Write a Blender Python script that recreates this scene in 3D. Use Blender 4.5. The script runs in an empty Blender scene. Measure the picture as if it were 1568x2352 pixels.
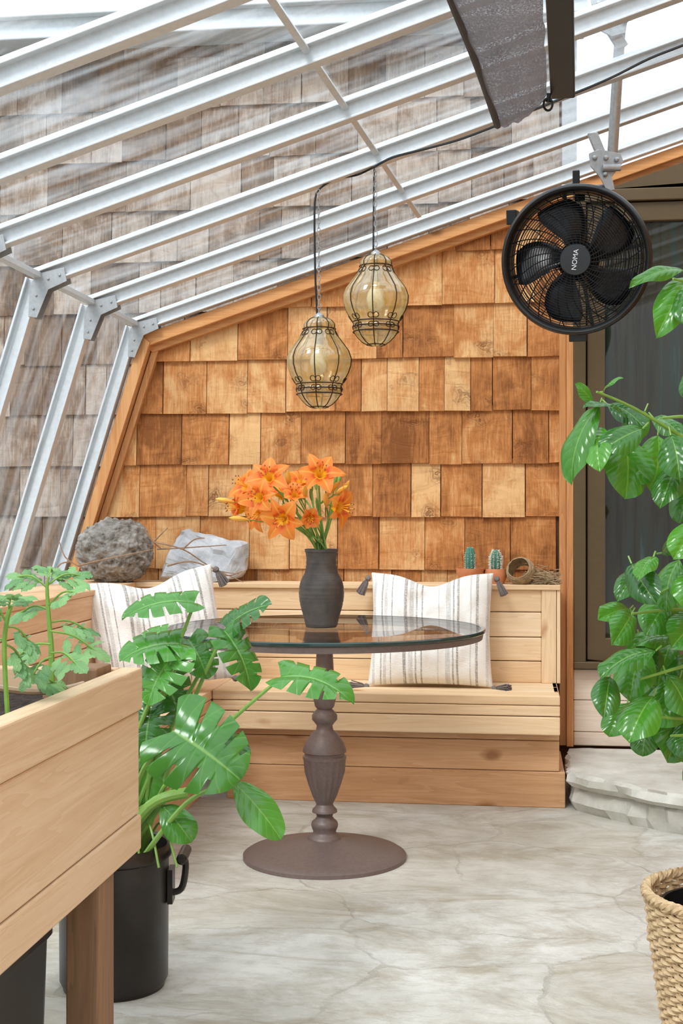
import bpy, bmesh, math, random
from mathutils import Vector, Matrix, noise, Quaternion
random.seed(7)
V=Vector
S=bpy.context.scene
try:
    S.view_settings.view_transform='Standard'
    S.view_settings.look='None'
except Exception: pass

# ------------------------------------------------------------ survey camera
F=3000.0; YAW=math.radians(7.5); CH=1.11
ca,sa=math.cos(YAW),math.sin(YAW)
FW=V((-sa,ca,0)); RT=V((ca,sa,0)); UP=V((0,0,1)); CAM=V((0,0,CH))
def ray(px,py): return FW+RT*((px-784)/F)+UP*((1176-py)/F)
def at(px,py,t): return CAM+ray(px,py)*t
def on_y(px,py,y):
    d=ray(px,py); return CAM+d*(y/d.y)
def on_roof(px,py,off=0.0):
    d=ray(px,py); t=(2.38+off-CH)/(d.z-.325*d.x); return CAM+d*t
cd=bpy.data.cameras.new('camera'); co=bpy.data.objects.new('camera',cd); S.collection.objects.link(co)
co.location=CAM; co.rotation_euler=(math.radians(90),0,YAW)
cd.sensor_fit='VERTICAL'; cd.sensor_height=36; cd.sensor_width=24; cd.lens=F*36/2352; cd.clip_start=.05
S.camera=co

# ------------------------------------------------------------ materials
def sc(r,g,b):
    def f(c):
        c/=255.0
        return c/12.92 if c<=.04045 else ((c+.055)/1.055)**2.4
    return (f(r),f(g),f(b),1)
class M:
    def __init__(s,name):
        s.m=bpy.data.materials.new(name); s.m.use_nodes=True
        s.t=s.m.node_tree; s.n=s.t.nodes; s.l=s.t.links
        s.b=s.n['Principled BSDF']; s.o=s.n['Material Output']
    def N(s,ty,**k):
        n=s.n.new(ty)
        for a,v in k.items(): setattr(n,a,v)
        return n
    def L(s,a,b): s.l.new(a,b)
    def ramp(s,fac,stops,interp='LINEAR'):
        r=s.N('ShaderNodeValToRGB'); e=r.color_ramp.elements; r.color_ramp.interpolation=interp
        while len(e)<len(stops): e.new(.5)
        for i,(p,c) in enumerate(stops): e[i].position=p; e[i].color=c
        s.L(fac,r.inputs[0]); return r.outputs[0]
    def noise(s,vec,scale,detail=4,rough=.5,dist=0):
        n=s.N('ShaderNodeTexNoise'); n.inputs['Scale'].default_value=scale; n.inputs['Detail'].default_value=detail
        n.inputs['Roughness'].default_value=rough; n.inputs['Distortion'].default_value=dist
        if vec: s.L(vec,n.inputs['Vector'])
        return n.outputs['Fac']
    def mapping(s,vec,scale=(1,1,1)):
        n=s.N('ShaderNodeMapping'); n.inputs['Scale'].default_value=scale; s.L(vec,n.inputs['Vector']); return n.outputs[0]
    def coord(s,k='Object'): return s.N('ShaderNodeTexCoord').outputs[k]
    def math(s,op,a,b=None,c=None):
        n=s.N('ShaderNodeMath',operation=op)
        for i,x in enumerate((a,b,c)):
            if x is None: continue
            if isinstance(x,(int,float)): n.inputs[i].default_value=x
            else: s.L(x,n.inputs[i])
        return n.outputs[0]
    def mix(s,fac,a,b,bt='MIX'):
        n=s.N('ShaderNodeMix',data_type='RGBA',blend_type=bt)
        for i,x in ((0,fac),(6,a),(7,b)):
            if isinstance(x,(int,float)): n.inputs[i].default_value=x
            elif isinstance(x,tuple): n.inputs[i].default_value=x
            else: s.L(x,n.inputs[i])
        return n.outputs[2]
    def bump(s,h,strength=.3,dist=.01):
        n=s.N('ShaderNodeBump'); n.inputs['Strength'].default_value=strength; n.inputs['Distance'].default_value=dist
        s.L(h,n.inputs['Height']); s.L(n.outputs[0],s.b.inputs['Normal']); return n
    def set(s,**k):
        for a,v in k.items(): s.b.inputs[a.replace('_',' ')].default_value=v
def plain(name,c,rough=.5,metal=0,var=.12,nscale=40,bump=.1,bdist=.002,spec=.5):
    m=M(name); co=m.coord(); n=m.noise(co,nscale,5,.6)
    d=tuple(x*(1-var) for x in c[:3])+(1,); l=tuple(min(1,x*(1+var)) for x in c[:3])+(1,)
    m.L(m.ramp(n,[(.3,d),(.7,l)]),m.b.inputs['Base Color'])
    m.set(Roughness=rough,Metallic=metal); m.b.inputs['Specular IOR Level'].default_value=spec
    if bump: m.bump(n,bump,bdist)
    return m.m
def wood(name,dark,mid,light,axis,rough=.6,rnd=.5,fine=1.0,knots=True,bump=.25,knotc=None):
    m=M(name); co=m.coord(); g=m.N('ShaderNodeNewGeometry')
    off=m.N('ShaderNodeVectorMath',operation='SCALE'); off.inputs[0].default_value=(13.1,7.7,19.3); m.L(g.outputs['Random Per Island'],off.inputs['Scale'])
    ad=m.N('ShaderNodeVectorMath',operation='ADD'); m.L(co,ad.inputs[0]); m.L(off.outputs[0],ad.inputs[1])
    sc_=[14*fine]*3; sc_[axis]=.8*fine
    mp=m.mapping(ad.outputs[0],tuple(sc_))
    n1=m.noise(mp,1.3,3,.5,1.0)
    rings=m.math('FRACT',m.math('MULTIPLY',n1,6))
    n2=m.noise(m.mapping(ad.outputs[0],tuple(x*5 for x in sc_)),1.5,6,.7)
    f=m.math('ADD',m.math('MULTIPLY',rings,.18),m.math('ADD',m.math('MULTIPLY',n2,.46),m.math('MULTIPLY',n1,.36)))
    f=m.math('ADD',f,m.math('MULTIPLY',m.math('SUBTRACT',g.outputs['Random Per Island'],.5),rnd))
    col=m.ramp(f,[(.15,dark),(.5,mid),(.85,light)])
    if knots:
        ks=[5.0]*3; ks[axis]=2.6
        vo=m.N('ShaderNodeTexVoronoi'); vo.inputs['Scale'].default_value=1.0
        nn=m.N('ShaderNodeTexNoise'); nn.inputs['Scale'].default_value=9; m.L(ad.outputs[0],nn.inputs['Vector'])
        a2=m.N('ShaderNodeVectorMath',operation='MULTIPLY_ADD'); m.L(nn.outputs['Color'],a2.inputs[0]); a2.inputs[1].default_value=(.05,)*3; m.L(ad.outputs[0],a2.inputs[2])
        m.L(m.mapping(a2.outputs[0],tuple(ks)),vo.inputs['Vector'])
        kd=m.ramp(vo.outputs['Distance'],[(.05,(1,1,1,1)),(.13,(0,0,0,1))])
        col=m.mix(m.math('MULTIPLY',kd,.75),col,knotc or tuple(x*.45 for x in dark[:3])+(1,))
    m.L(col,m.b.inputs['Base Color']); m.set(Roughness=rough); m.b.inputs['Specular IOR Level'].default_value=.3
    m.bump(f,bump,.003); return m.m
def shingle(name,dark,mid,light,rough=.7,rw=.30,kn=.85):
    m=M(name); co=m.coord(); g=m.N('ShaderNodeNewGeometry'); R=g.outputs['Random Per Island']
    off=m.N('ShaderNodeVectorMath',operation='SCALE'); off.inputs[0].default_value=(31.1,17.7,9.3); m.L(R,off.inputs['Scale'])
    ad=m.N('ShaderNodeVectorMath',operation='ADD'); m.L(co,ad.inputs[0]); m.L(off.outputs[0],ad.inputs[1])
    big=m.noise(m.mapping(ad.outputs[0],(9,9,5)),1,5,.62,1.0)
    gr=m.noise(m.mapping(ad.outputs[0],(110,110,5)),1.2,6,.8,.3)
    f=m.math('ADD',m.math('ADD',m.math('MULTIPLY',big,.62),m.math('MULTIPLY',gr,.55)),m.math('MULTIPLY',m.math('SUBTRACT',R,.6),rw))
    col=m.ramp(f,[(.34,dark),(.53,mid),(.72,light)])
    vo=m.N('ShaderNodeTexVoronoi'); vo.inputs['Scale'].default_value=1
    nn=m.N('ShaderNodeTexNoise'); nn.inputs['Scale'].default_value=14; nn.inputs['Detail'].default_value=3; m.L(ad.outputs[0],nn.inputs['Vector'])
    a2=m.N('ShaderNodeVectorMath',operation='MULTIPLY_ADD'); m.L(nn.outputs['Color'],a2.inputs[0]); a2.inputs[1].default_value=(.15,)*3; m.L(ad.outputs[0],a2.inputs[2])
    m.L(m.mapping(a2.outputs[0],(4.6,4.6,7.2)),vo.inputs['Vector'])
    rg=m.math('FRACT',m.math('MULTIPLY',vo.outputs['Distance'],12))
    near=m.ramp(vo.outputs['Distance'],[(.08,(1,1,1,1)),(.34,(0,0,0,1))])
    kk=m.math('MULTIPLY',m.math('MULTIPLY',near,rg),kn)
    col=m.mix(kk,col,tuple(x*.55 for x in dark[:3])+(1,))
    m.L(col,m.b.inputs['Base Color']); m.set(Roughness=rough); m.b.inputs['Specular IOR Level'].default_value=.25
    wv=m.noise(m.mapping(ad.outputs[0],(5,5,16)),1,3,.5,1.2)
    h=m.math('ADD',m.math('ADD',gr,m.math('MULTIPLY',wv,2.2)),kk); m.bump(h,.55,.008); return m.m
def glass(name,tint=(.95,.97,.97,1),refl=.5,milky=0,rough=.02,base=.03):
    m=M(name); m.n.remove(m.b)
    tr=m.N('ShaderNodeBsdfTransparent'); tr.inputs[0].default_value=tint
    gl=m.N('ShaderNodeBsdfGlossy'); gl.inputs['Roughness'].default_value=rough
    lw=m.N('ShaderNodeLayerWeight'); lw.inputs[0].default_value=.25
    fac=m.math('ADD',m.math('MULTIPLY',lw.outputs['Facing'],refl),base)
    mx=m.N('ShaderNodeMixShader'); m.L(fac,mx.inputs[0]); m.L(tr.outputs[0],mx.inputs[1]); m.L(gl.outputs[0],mx.inputs[2])
    out=mx.outputs[0]
    if milky:
        df=m.N('ShaderNodeBsdfTranslucent'); df.inputs[0].default_value=(.82,.9,.97,1)
        d2=m.N('ShaderNodeBsdfDiffuse'); d2.inputs[0].default_value=(.82,.9,.97,1)
        ad=m.N('ShaderNodeMixShader'); ad.inputs[0].default_value=.6; m.L(df.outputs[0],ad.inputs[1]); m.L(d2.outputs[0],ad.inputs[2])
        n=m.noise(m.mapping(m.coord(),(.9,6,.9)),1.6,8,.68,.8)
        n=m.ramp(n,[(.46,(0.02,)*3+(1,)),(.72,(1,1,1,1))])
        m2=m.N('ShaderNodeMixShader'); m.L(m.math('MULTIPLY',n,milky),m2.inputs[0]); m.L(out,m2.inputs[1]); m.L(ad.outputs[0],m2.inputs[2]); out=m2.outputs[0]
    m.L(out,m.o.inputs['Surface']); return m.m
def leafmat(name,dark,light,vein,rough=.32,nv=9,trans=.25,slope=.5,vs=.45,bs=.25):
    m=M(name); uv=m.N('ShaderNodeUVMap'); sp=m.N('ShaderNodeSeparateXYZ'); m.L(uv.outputs[0],sp.inputs[0])
    au=m.math('ABSOLUTE',sp.outputs[0]); v=sp.outputs[1]
    g=m.N('ShaderNodeNewGeometry')
    n=m.noise(m.coord(),9,3)
    f=m.math('ADD',m.math('MULTIPLY',g.outputs['Random Per Island'],.6),m.math('MULTIPLY',n,.4))
    col=m.ramp(f,[(.1,dark),(.9,light)])
    mid=m.ramp(au,[(.015,(1,1,1,1)),(.05,(0,0,0,1))])
    fr=m.math('FRACT',m.math('MULTIPLY',m.math('SUBTRACT',v,m.math('MULTIPLY',au,slope*.35)),nv))
    tri=m.math('ABSOLUTE',m.math('SUBTRACT',fr,.5))
    sv=m.ramp(tri,[(.01,(1,1,1,1)),(.07,(0,0,0,1))])
    vv=m.math('MAXIMUM',mid,m.math('MULTIPLY',sv,vs))
    m.L(m.mix(m.math('MULTIPLY',vv,.6),col,vein),m.b.inputs['Base Color'])
    m.set(Roughness=rough); m.b.inputs['Specular IOR Level'].default_value=.65
    m.bump(m.math('POWER',m.math('MULTIPLY',tri,2.0),.5),bs,.004)
    tl=m.N('ShaderNodeBsdfTranslucent'); m.L(m.mix(.5,col,vein),tl.inputs[0])
    mx=m.N('ShaderNodeMixShader'); mx.inputs[0].default_value=trans
    m.L(m.b.outputs[0],mx.inputs[1]); m.L(tl.outputs[0],mx.inputs[2]); m.L(mx.outputs[0],m.o.inputs['Surface'])
    return m.m

# ------------------------------------------------------------ mesh builder
class MB:
    def __init__(s): s.v=[];s.f=[];s.uv=[];s.mi=[]
    def add(s,vs,fs,uvs=None,mi=0):
        o=len(s.v); s.v+= [V(p) for p in vs]; s.uv+= (uvs if uvs else [(0,0)]*len(vs))
        for f in fs: s.f.append([i+o for i in f]); s.mi.append(mi)
    def box(s,x0,x1,y0,y1,z0,z1,mi=0):
        vs=[(x,y,z) for x in(x0,x1) for y in(y0,y1) for z in(z0,z1)]
        s.add(vs,[(0,1,3,2),(4,6,7,5),(0,4,5,1),(2,3,7,6),(0,2,6,4),(1,5,7,3)],None,mi)
    def obox(s,c,size,mat,mi=0):
        hx,hy,hz=[a/2 for a in size]
        vs=[V(c)+mat@V((x,y,z)) for x in(-hx,hx) for y in(-hy,hy) for z in(-hz,hz)]
        s.add(vs,[(0,1,3,2),(4,6,7,5),(0,4,5,1),(2,3,7,6),(0,2,6,4),(1,5,7,3)],None,mi)
    def beam(s,a,b,w,h,up=V((0,0,1)),mi=0):
        a=V(a);b=V(b);d=(b-a);L=d.length;d.normalize(); x=d.cross(V(up)); x.normalize(); z=x.cross(d)
        m=Matrix((x,d,z)).transposed(); s.obox((a+b)/2,(w,L,h),m,mi)
    def prism(s,poly,y0,y1,mi=0):
        n=len(poly); vs=[(x,y0,z) for x,z in poly]+[(x,y1,z) for x,z in poly]
        fs=[tuple(range(n)),tuple(range(2*n-1,n-1,-1))]+[(i,i+n,(i+1)%n+n,(i+1)%n) for i in range(n)]
        s.add(vs,fs,None,mi)
    def tube(s,pts,r,n=8,closed=False,mi=0):
        pts=[V(p) for p in pts]; k=len(pts); rs=r if isinstance(r,(list,tuple)) else [r]*k
        T=[]
        for i in range(k):
            if closed: t=pts[(i+1)%k]-pts[i-1]
            else: t=pts[min(i+1,k-1)]-pts[max(i-1,0)]
            T.append(t.normalized() if t.length>1e-9 else V((0,0,1)))
        a=V((0,0,1)) if abs(T[0].z)<.9 else V((1,0,0))
        nx=(a-T[0]*a.dot(T[0])).normalized(); vs=[]
        for i in range(k):
            nx=(nx-T[i]*nx.dot(T[i]))
            nx=nx.normalized() if nx.length>1e-6 else T[i].orthogonal().normalized()
            ny=T[i].cross(nx)
            for j in range(n):
                q=2*math.pi*j/n; vs.append(pts[i]+(nx*math.cos(q)+ny*math.sin(q))*rs[i])
        fs=[]
        for i in range(k if closed else k-1):
            i2=(i+1)%k
            for j in range(n): fs.append((i*n+j,i*n+(j+1)%n,i2*n+(j+1)%n,i2*n+j))
        if not closed: fs+= [tuple(range(n-1,-1,-1)),tuple(range((k-1)*n,k*n))]
        s.add(vs,fs,None,mi)
    def lathe(s,prof,n=48,c=(0,0,0),fn=None,capb=True,capt=True,mi=0):
        c=V(c); vs=[];k=len(prof)
        for i,(r,z) in enumerate(prof):
            for j in range(n):
                q=2*math.pi*j/n; rr=fn(r,z,q,i) if fn else r
                vs.append(c+V((rr*math.cos(q),rr*math.sin(q),z)))
        fs=[(i*n+j,i*n+(j+1)%n,(i+1)*n+(j+1)%n,(i+1)*n+j) for i in range(k-1) for j in range(n)]
        if capb and prof[0][0]>1e-6: fs.append(tuple(range(n-1,-1,-1)))
        if capt and prof[-1][0]>1e-6: fs.append(tuple(range((k-1)*n,k*n)))
        s.add(vs,fs,None,mi)
    def ball(s,c,r,n=10,sq=(1,1,1),mi=0):
        k=n//2+1; pr=[(max(1e-7,r*math.sin(math.pi*i/k)),-r*math.cos(math.pi*i/k)) for i in range(k+1)]
        o=len(s.v); s.lathe(pr,n,(0,0,0),None,False,False,mi)
        for i in range(o,len(s.v)):
            p=s.v[i]; s.v[i]=V((p.x*sq[0],p.y*sq[1],p.z*sq[2]))+V(c)
    def make(s,name,mats,origin=(0,0,0),parent=None,smooth=True,bevel=0,sub=0,angle=35):
        o=V(origin); me=bpy.data.meshes.new(name); me.from_pydata([p-o for p in s.v],[],s.f)
        if not isinstance(mats,(list,tuple)): mats=[mats]
        for m in mats: me.materials.append(m)
        for p,i in zip(me.polygons,s.mi): p.material_index=i
        ul=me.uv_layers.new(name='UVMap')
        for lp in me.loops: ul.data[lp.index].uv=s.uv[lp.vertex_index]
        bm=bmesh.new(); bm.from_mesh(me); bmesh.ops.remove_doubles(bm,verts=bm.verts,dist=1e-6)
        bmesh.ops.recalc_face_normals(bm,faces=bm.faces); bm.to_mesh(me); bm.free()
        if smooth:
            for p in me.polygons: p.use_smooth=True
            try: me.set_sharp_from_angle(angle=math.radians(angle))
            except Exception: pass
        ob=bpy.data.objects.new(name,me); S.collection.objects.link(ob)
        if parent: ob.parent=parent
        else: ob.location=o
        if bevel:
            b=ob.modifiers.new('bevel','BEVEL'); b.width=bevel; b.segments=2; b.limit_method='ANGLE'
        if sub:
            b=ob.modifiers.new('sub','SUBSURF'); b.levels=sub; b.render_levels=sub
        return ob
def empty(name,label,cat,loc,rot=None,group=None):
    e=bpy.data.objects.new(name,None); S.collection.objects.link(e); e.location=loc; e.empty_display_size=.05
    if rot is not None: e.rotation_mode='QUATERNION'; e.rotation_quaternion=rot
    e['label']=label; e['category']=cat
    if group: e['group']=group
    return e
def tag(o,label,cat,group=None):
    o['label']=label; o['category']=cat
    if group: o['group']=group
    return o
def struct(o,label=None,cat=None):
    o['kind']='structure'
    if label: o['label']=label
    if cat: o['category']=cat
    return o
def spline(pts,n=8):
    pts=[V(p) for p in pts]; out=[]
    for i in range(len(pts)-1):
        p0=pts[max(i-1,0)];p1=pts[i];p2=pts[i+1];p3=pts[min(i+2,len(pts)-1)]
        for j in range(n):
            t=j/n; out.append(.5*((2*p1)+(p2-p0)*t+(2*p0-5*p1+4*p2-p3)*t*t+(3*p1-p0-3*p2+p3)*t**3))
    out.append(pts[-1]); return out

# ------------------------------------------------------------ palette
m_shin=shingle('cedar_shingle',sc(136,82,42),sc(196,130,74),sc(228,182,128))
m_shout=shingle('weathered_shingle',sc(80,64,54),sc(124,104,88),sc(176,162,150),.8,.3,.5)
m_back=plain('wall_backing',sc(90,55,30),.8)
m_trimH=wood('trim_wood_h',sc(160,100,54),sc(202,142,88),sc(224,172,118),0,rnd=.25)
m_trimV=wood('trim_wood_v',sc(160,102,58),sc(200,142,90),sc(222,172,120),2,rnd=.25)
PK=sc(165,108,62)
m_benchX=wood('bench_pine_x',sc(206,168,126),sc(230,199,160),sc(244,223,193),0,rnd=.35,knotc=PK)
m_benchY=wood('bench_pine_y',sc(204,156,112),sc(225,186,146),sc(240,210,178),1,rnd=.35,knotc=PK)
m_benchZ=wood('bench_pine_z',sc(212,174,130),sc(232,202,164),sc(244,224,194),2,rnd=.3,knotc=PK)
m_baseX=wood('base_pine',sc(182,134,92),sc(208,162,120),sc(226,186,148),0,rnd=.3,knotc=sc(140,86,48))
m_plY=wood('planter_pine',sc(194,162,128),sc(214,186,152),sc(229,206,178),1,rnd=.22,knotc=PK)
m_plX=wood('planter_pine_x',sc(184,152,118),sc(208,177,143),sc(226,203,170),0,rnd=.25)
m_plZ=wood('planter_leg_pine',sc(106,80,58),sc(138,106,78),sc(166,134,102),2,rnd=.2)
m_white=wood('whitewashed_board',sc(205,185,165),sc(226,212,196),sc(238,228,216),0,rnd=.2,knotc=sc(180,140,110))
m_alu=plain('aluminium_frame',sc(204,209,213),.42,.25,.07,60,.08,.001)
m_gal=plain('galvanised_steel',sc(168,170,172),.4,.6,.12,80,.1,.001)
m_pane=glass('greenhouse_glass',(.97,.985,.99,1),.10,.32,.05,.015)
m_bronze=plain('bronze_aluminium',sc(92,76,52),.4,.3,.06,30,.03)
m_black=plain('black_plastic',sc(20,21,23),.32,0,.1,50,.02)
m_blackm=plain('black_enamel',sc(50,46,44),.35,.4,.3,12,.1,.002)
m_table=plain('brown_painted_iron',sc(114,99,95),.45,.15,.12,90,.2,.001)
m_vase=plain('dark_clay',sc(78,72,68),.48,.1,.32,25,.3,.002)
m_tglass=glass('tinted_glass',(.84,.79,.74,1),.55,0,.01,.10)
m_edge=plain('glass_edge',sc(40,62,60),.1,0,.1,30,0)
m_wire=plain('dark_wire',sc(52,34,26),.5,.5,.1,80,.05)
m_soil=plain('soil',sc(58,44,36),.95,0,.6,70,1,.02)
m_terra=plain('terracotta',sc(196,125,82),.7,0,.12,30,.2)
m_cactus=plain('cactus_green',sc(64,122,104),.6,0,.3,60,.3)
m_spine=plain('cactus_spine',sc(225,220,205),.6)
m_twig=plain('twig_bark',sc(150,120,95),.8,0,.25,60,.4)
m_straw=plain('straw',sc(160,136,102),.8,0,.35,60,.3)
m_stem=plain('green_stem',sc(116,156,66),.45,0,.15,30,.05)
m_pet=plain('petiole_green',sc(130,170,80),.4,0,.15,20,.05)
m_mon=leafmat('monstera_leaf',sc(26,86,34),sc(88,160,58),sc(146,194,100),.20,7,.2,.5,.3,.2)
m_lem=leafmat('citrus_leaf',sc(16,76,30),sc(84,158,40),sc(140,190,76),.20,8,.25,.5,.25,.22)
m_tom=leafmat('tomato_leaf',sc(82,142,84),sc(146,194,122),sc(175,212,150),.45,7,.3)
mm=M('shade_mesh'); wv=mm.noise(mm.coord(),230,2,.8); big=mm.noise(mm.coord(),9,4)
mm.L(mm.ramp(mm.math('ADD',mm.math('MULTIPLY',wv,.7),mm.math('MULTIPLY',big,.3)),[(.35,sc(52,48,49)),(.65,sc(118,110,111))]),mm.b.inputs['Base Color']); mm.set(Roughness=.85)
tt_=mm.N('ShaderNodeBsdfTransparent'); tt_.inputs[0].default_value=(1,1,1,1); tl_=mm.N('ShaderNodeBsdfTranslucent'); tl_.inputs[0].default_value=sc(124,116,117)
ma=mm.N('ShaderNodeMixShader'); ma.inputs[0].default_value=.38; mm.L(mm.b.outputs[0],ma.inputs[1]); mm.L(tl_.outputs[0],ma.inputs[2])
mb_=mm.N('ShaderNodeMixShader'); mm.L(mm.ramp(wv,[(.48,(.0,)*3+(1,)),(.72,(.32,)*3+(1,))]),mb_.inputs[0]); mm.L(ma.outputs[0],mb_.inputs[1]); mm.L(tt_.outputs[0],mb_.inputs[2]); mm.L(mb_.outputs[0],mm.o.inputs['Surface'])
m_mesh=mm.m

def stone(name,c1,c2,c3,paving=False,nsc=6):
    m=M(name); co=m.coord()
    n=m.noise(co,nsc,9,.68); big=m.noise(co,1.3,4,.6,.8)
    col=m.ramp(m.math('ADD',m.math('MULTIPLY',n,.55),m.math('MULTIPLY',big,.45)),[(.3,c1),(.48,c2),(.62,c3)])
    h=m.math('ADD',n,m.math('MULTIPLY',m.math('SNAP',big,.07),2.2))
    if paving:
        nn=m.N('ShaderNodeTexNoise'); nn.inputs['Scale'].default_value=2.6; nn.inputs['Detail'].default_value=9; nn.inputs['Roughness'].default_value=.62; m.L(co,nn.inputs['Vector'])
        a2=m.N('ShaderNodeVectorMath',operation='MULTIPLY_ADD'); m.L(nn.outputs['Color'],a2.inputs[0]); a2.inputs[1].default_value=(.26,)*3; m.L(co,a2.inputs[2])
        vec=m.mapping(a2.outputs[0],(1.2,1.7,.01))
        vo=m.N('ShaderNodeTexVoronoi',feature='DISTANCE_TO_EDGE'); vo.inputs['Scale'].default_value=1.4; m.L(vec,vo.inputs['Vector'])
        vc=m.N('ShaderNodeTexVoronoi'); vc.inputs['Scale'].default_value=1.4; m.L(vec,vc.inputs['Vector'])
        sp=m.N('ShaderNodeSeparateColor'); m.L(vc.outputs['Color'],sp.inputs[0])
        col=m.mix(m.math('MULTIPLY',sp.outputs[0],.5),col,sc(186,179,164))
        gm=m.ramp(vo.outputs['Distance'],[(.004,(1,1,1,1)),(.016,(0,0,0,1))])
        gn=m.ramp(m.noise(co,5,3),[(.35,(.25,.25,.25,1)),(.65,(1,1,1,1))]); gm=m.math('MULTIPLY',gm,gn)
        col=m.mix(m.math('MULTIPLY',gm,.6),col,sc(168,164,154))
        st=m.noise(m.mapping(co,(1,1.9,1)),1.9,9,.74,1.2); stm=m.ramp(st,[(.47,(0,0,0,1)),(.64,(1,1,1,1))])
        col=m.mix(m.math('MULTIPLY',stm,.6),col,sc(152,139,116))
        fs_=m.ramp(m.noise(m.mapping(co,(1,2,1)),14,6,.8,.8),[(.5,(0,0,0,1)),(.75,(1,1,1,1))]); col=m.mix(m.math('MULTIPLY',fs_,.4),col,sc(165,156,138))
        sp2=m.ramp(m.noise(co,110,3,.8),[(.64,(0,0,0,1)),(.72,(1,1,1,1))])
        col=m.mix(m.math('MULTIPLY',sp2,.4),col,sc(120,108,90))
        h=m.math('SUBTRACT',h,m.math('MULTIPLY',gm,.6)); h=m.math('SUBTRACT',h,m.math('MULTIPLY',fs_,.3))
    m.L(col,m.b.inputs['Base Color']); m.set(Roughness=.72); m.b.inputs['Specular IOR Level'].default_value=.3
    m.bump(h,.5,.012); return m.m
m_floor=stone('flagstone',sc(174,171,161),sc(201,199,192),sc(218,217,212),True)
m_step=stone('step_stone',sc(150,145,132),sc(192,190,180),sc(216,214,207))
m_rock=stone('grey_rock',sc(130,133,138),sc(176,179,184),sc(208,210,213),False,14)
m_ground=stone('ground_gravel',sc(120,118,110),sc(150,148,138),sc(170,168,160))

# ------------------------------------------------------------ room shell
WY=5.5; XK,ZK=-1.578,1.867; SL=.325; XR=1.6
def roofz(x): return 2.38+SL*x
def sidex(z): return XK-.314*(ZK-z)
mb=MB(); mb.box(-2.4,1.7,-.6,5.6,-.06,0); struct(mb.make('floor',m_floor,smooth=False),'pale flagstone paving with irregular joints','floor')
mb=MB(); mb.box(-9,9,-6,9,-.12,-.07); struct(mb.make('ground',m_ground,smooth=False),'pale gravel ground outside the greenhouse','ground')
def shingles(mb,x0,x1,z0,z1,y,seed,course=.2225,base=.868):
    rnd=random.Random(seed); k=math.floor((z0-base)/course)
    z=base+k*course
    while z<z1:
        x=x0-rnd.random()*.1
        while x<x1:
            w=rnd.choice([.10,.13,.15,.17,.18,.2,.21])+rnd.uniform(-.015,.015); g=rnd.uniform(.001,.0045)
            zb=z+rnd.uniform(-.003,.004); th=rnd.uniform(.015,.022); zt=z+course+.02; xa=x+g; xb=min(x+w,x1)
            if xb-xa>.03:
                y0=y-th; y1=y-.004
                mb.add([(xa,y0,zb),(xb,y0+rnd.uniform(-.002,.002),zb+rnd.uniform(-.003,.003)),(xb,y1,zt),(xa,y1,zt),(xa,y,zb),(xb,y,zb),(xb,y,zt),(xa,y,zt)],
                 [(0,1,2,3),(5,4,7,6),(0,4,5,1),(3,2,6,7),(0,3,7,4),(1,5,6,2)])
            x+=w
        z+=course
mb=MB(); shingles(mb,-2.3,.19,.6,2.6,WY,3)
mb.box(-2.3,1.7,WY,WY+.03,-.02,2.95,1)
ob=mb.make('wall_back',[m_shin,m_back],smooth=False)
bm=bmesh.new(); bm.from_mesh(ob.data)
for co_,no in (((XK,0,ZK+.01),(-SL,0,1)),((XK,0,ZK),(-1,0,.314))):
    bmesh.ops.bisect_plane(bm,geom=bm.verts[:]+bm.edges[:]+bm.faces[:],plane_co=co_,plane_no=no,clear_outer=True)
bm.to_mesh(ob.data); bm.free(); struct(ob,'honey-coloured cedar shingle wall','wall')
mb=MB(); shingles(mb,-4.5,.2,-.1,3.2,WY+.07,11); mb.box(-4.5,.2,WY+.07,WY+.12,-.1,3.2,1)
struct(mb.make('wall_outside',[m_shout,m_back],smooth=False),'weathered grey-brown shingle wall outside the glass','wall')
mb=MB(); mb.box(-4.5,.3,WY-.12,WY+.2,3.14,3.27); mb.box(-4.5,.3,WY-.16,WY-.12,3.22,3.3)
struct(mb.make('trim_1',m_alu,smooth=False,bevel=.005),'white eave gutter','trim')
mb=MB(); mb.box(.2,.26,WY+.0,WY+.12,2.5,3.14); struct(mb.make('trim_2',m_gal,smooth=False),'grey corner board outside','trim')
mb=MB()
mb.prism([(XK,ZK),(XR,roofz(XR)),(XR,roofz(XR)-.045),(XK+.02,ZK-.05)],WY-.075,WY-.002)
mb.prism([(XK+.01,ZK-.04),(XR,roofz(XR)-.045),(XR,roofz(XR)-.072),(XK+.04,ZK-.072)],WY-.045,WY-.002)
struct(mb.make('trim_3',m_trimH,smooth=False,bevel=.003),'cedar trim board under the sloping roof','trim')
mb=MB()
mb.prism([(XK,ZK),(XK+.04,ZK-.035),(sidex(0)+.04,0),(sidex(0),0)],WY-.085,WY-.002)
mb.prism([(XK+.04,ZK-.05),(XK+.066,ZK-.06),(sidex(0)+.066,0),(sidex(0)+.04,0)],WY-.04,WY-.002)
struct(mb.make('trim_4',m_trimV,smooth=False,bevel=.003),'cedar trim board on the slanted side','trim')
mb=MB(); mb.box(.187,.215,WY-.06,WY-.002,.15,2.42); mb.box(.215,.243,WY-.085,WY-.002,.15,2.43)
struct(mb.make('trim_5',m_trimV,smooth=False,bevel=.003),'upright cedar post beside the door','trim')
mb=MB(); mb.prism([(.243,2.425),(XR,2.49),(XR,roofz(XR)-.072),(.243,roofz(.243)-.072)],WY-.06,WY-.002)
struct(mb.make('trim_6',m_bronze,smooth=False),'brown header above the door','trim')
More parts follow.
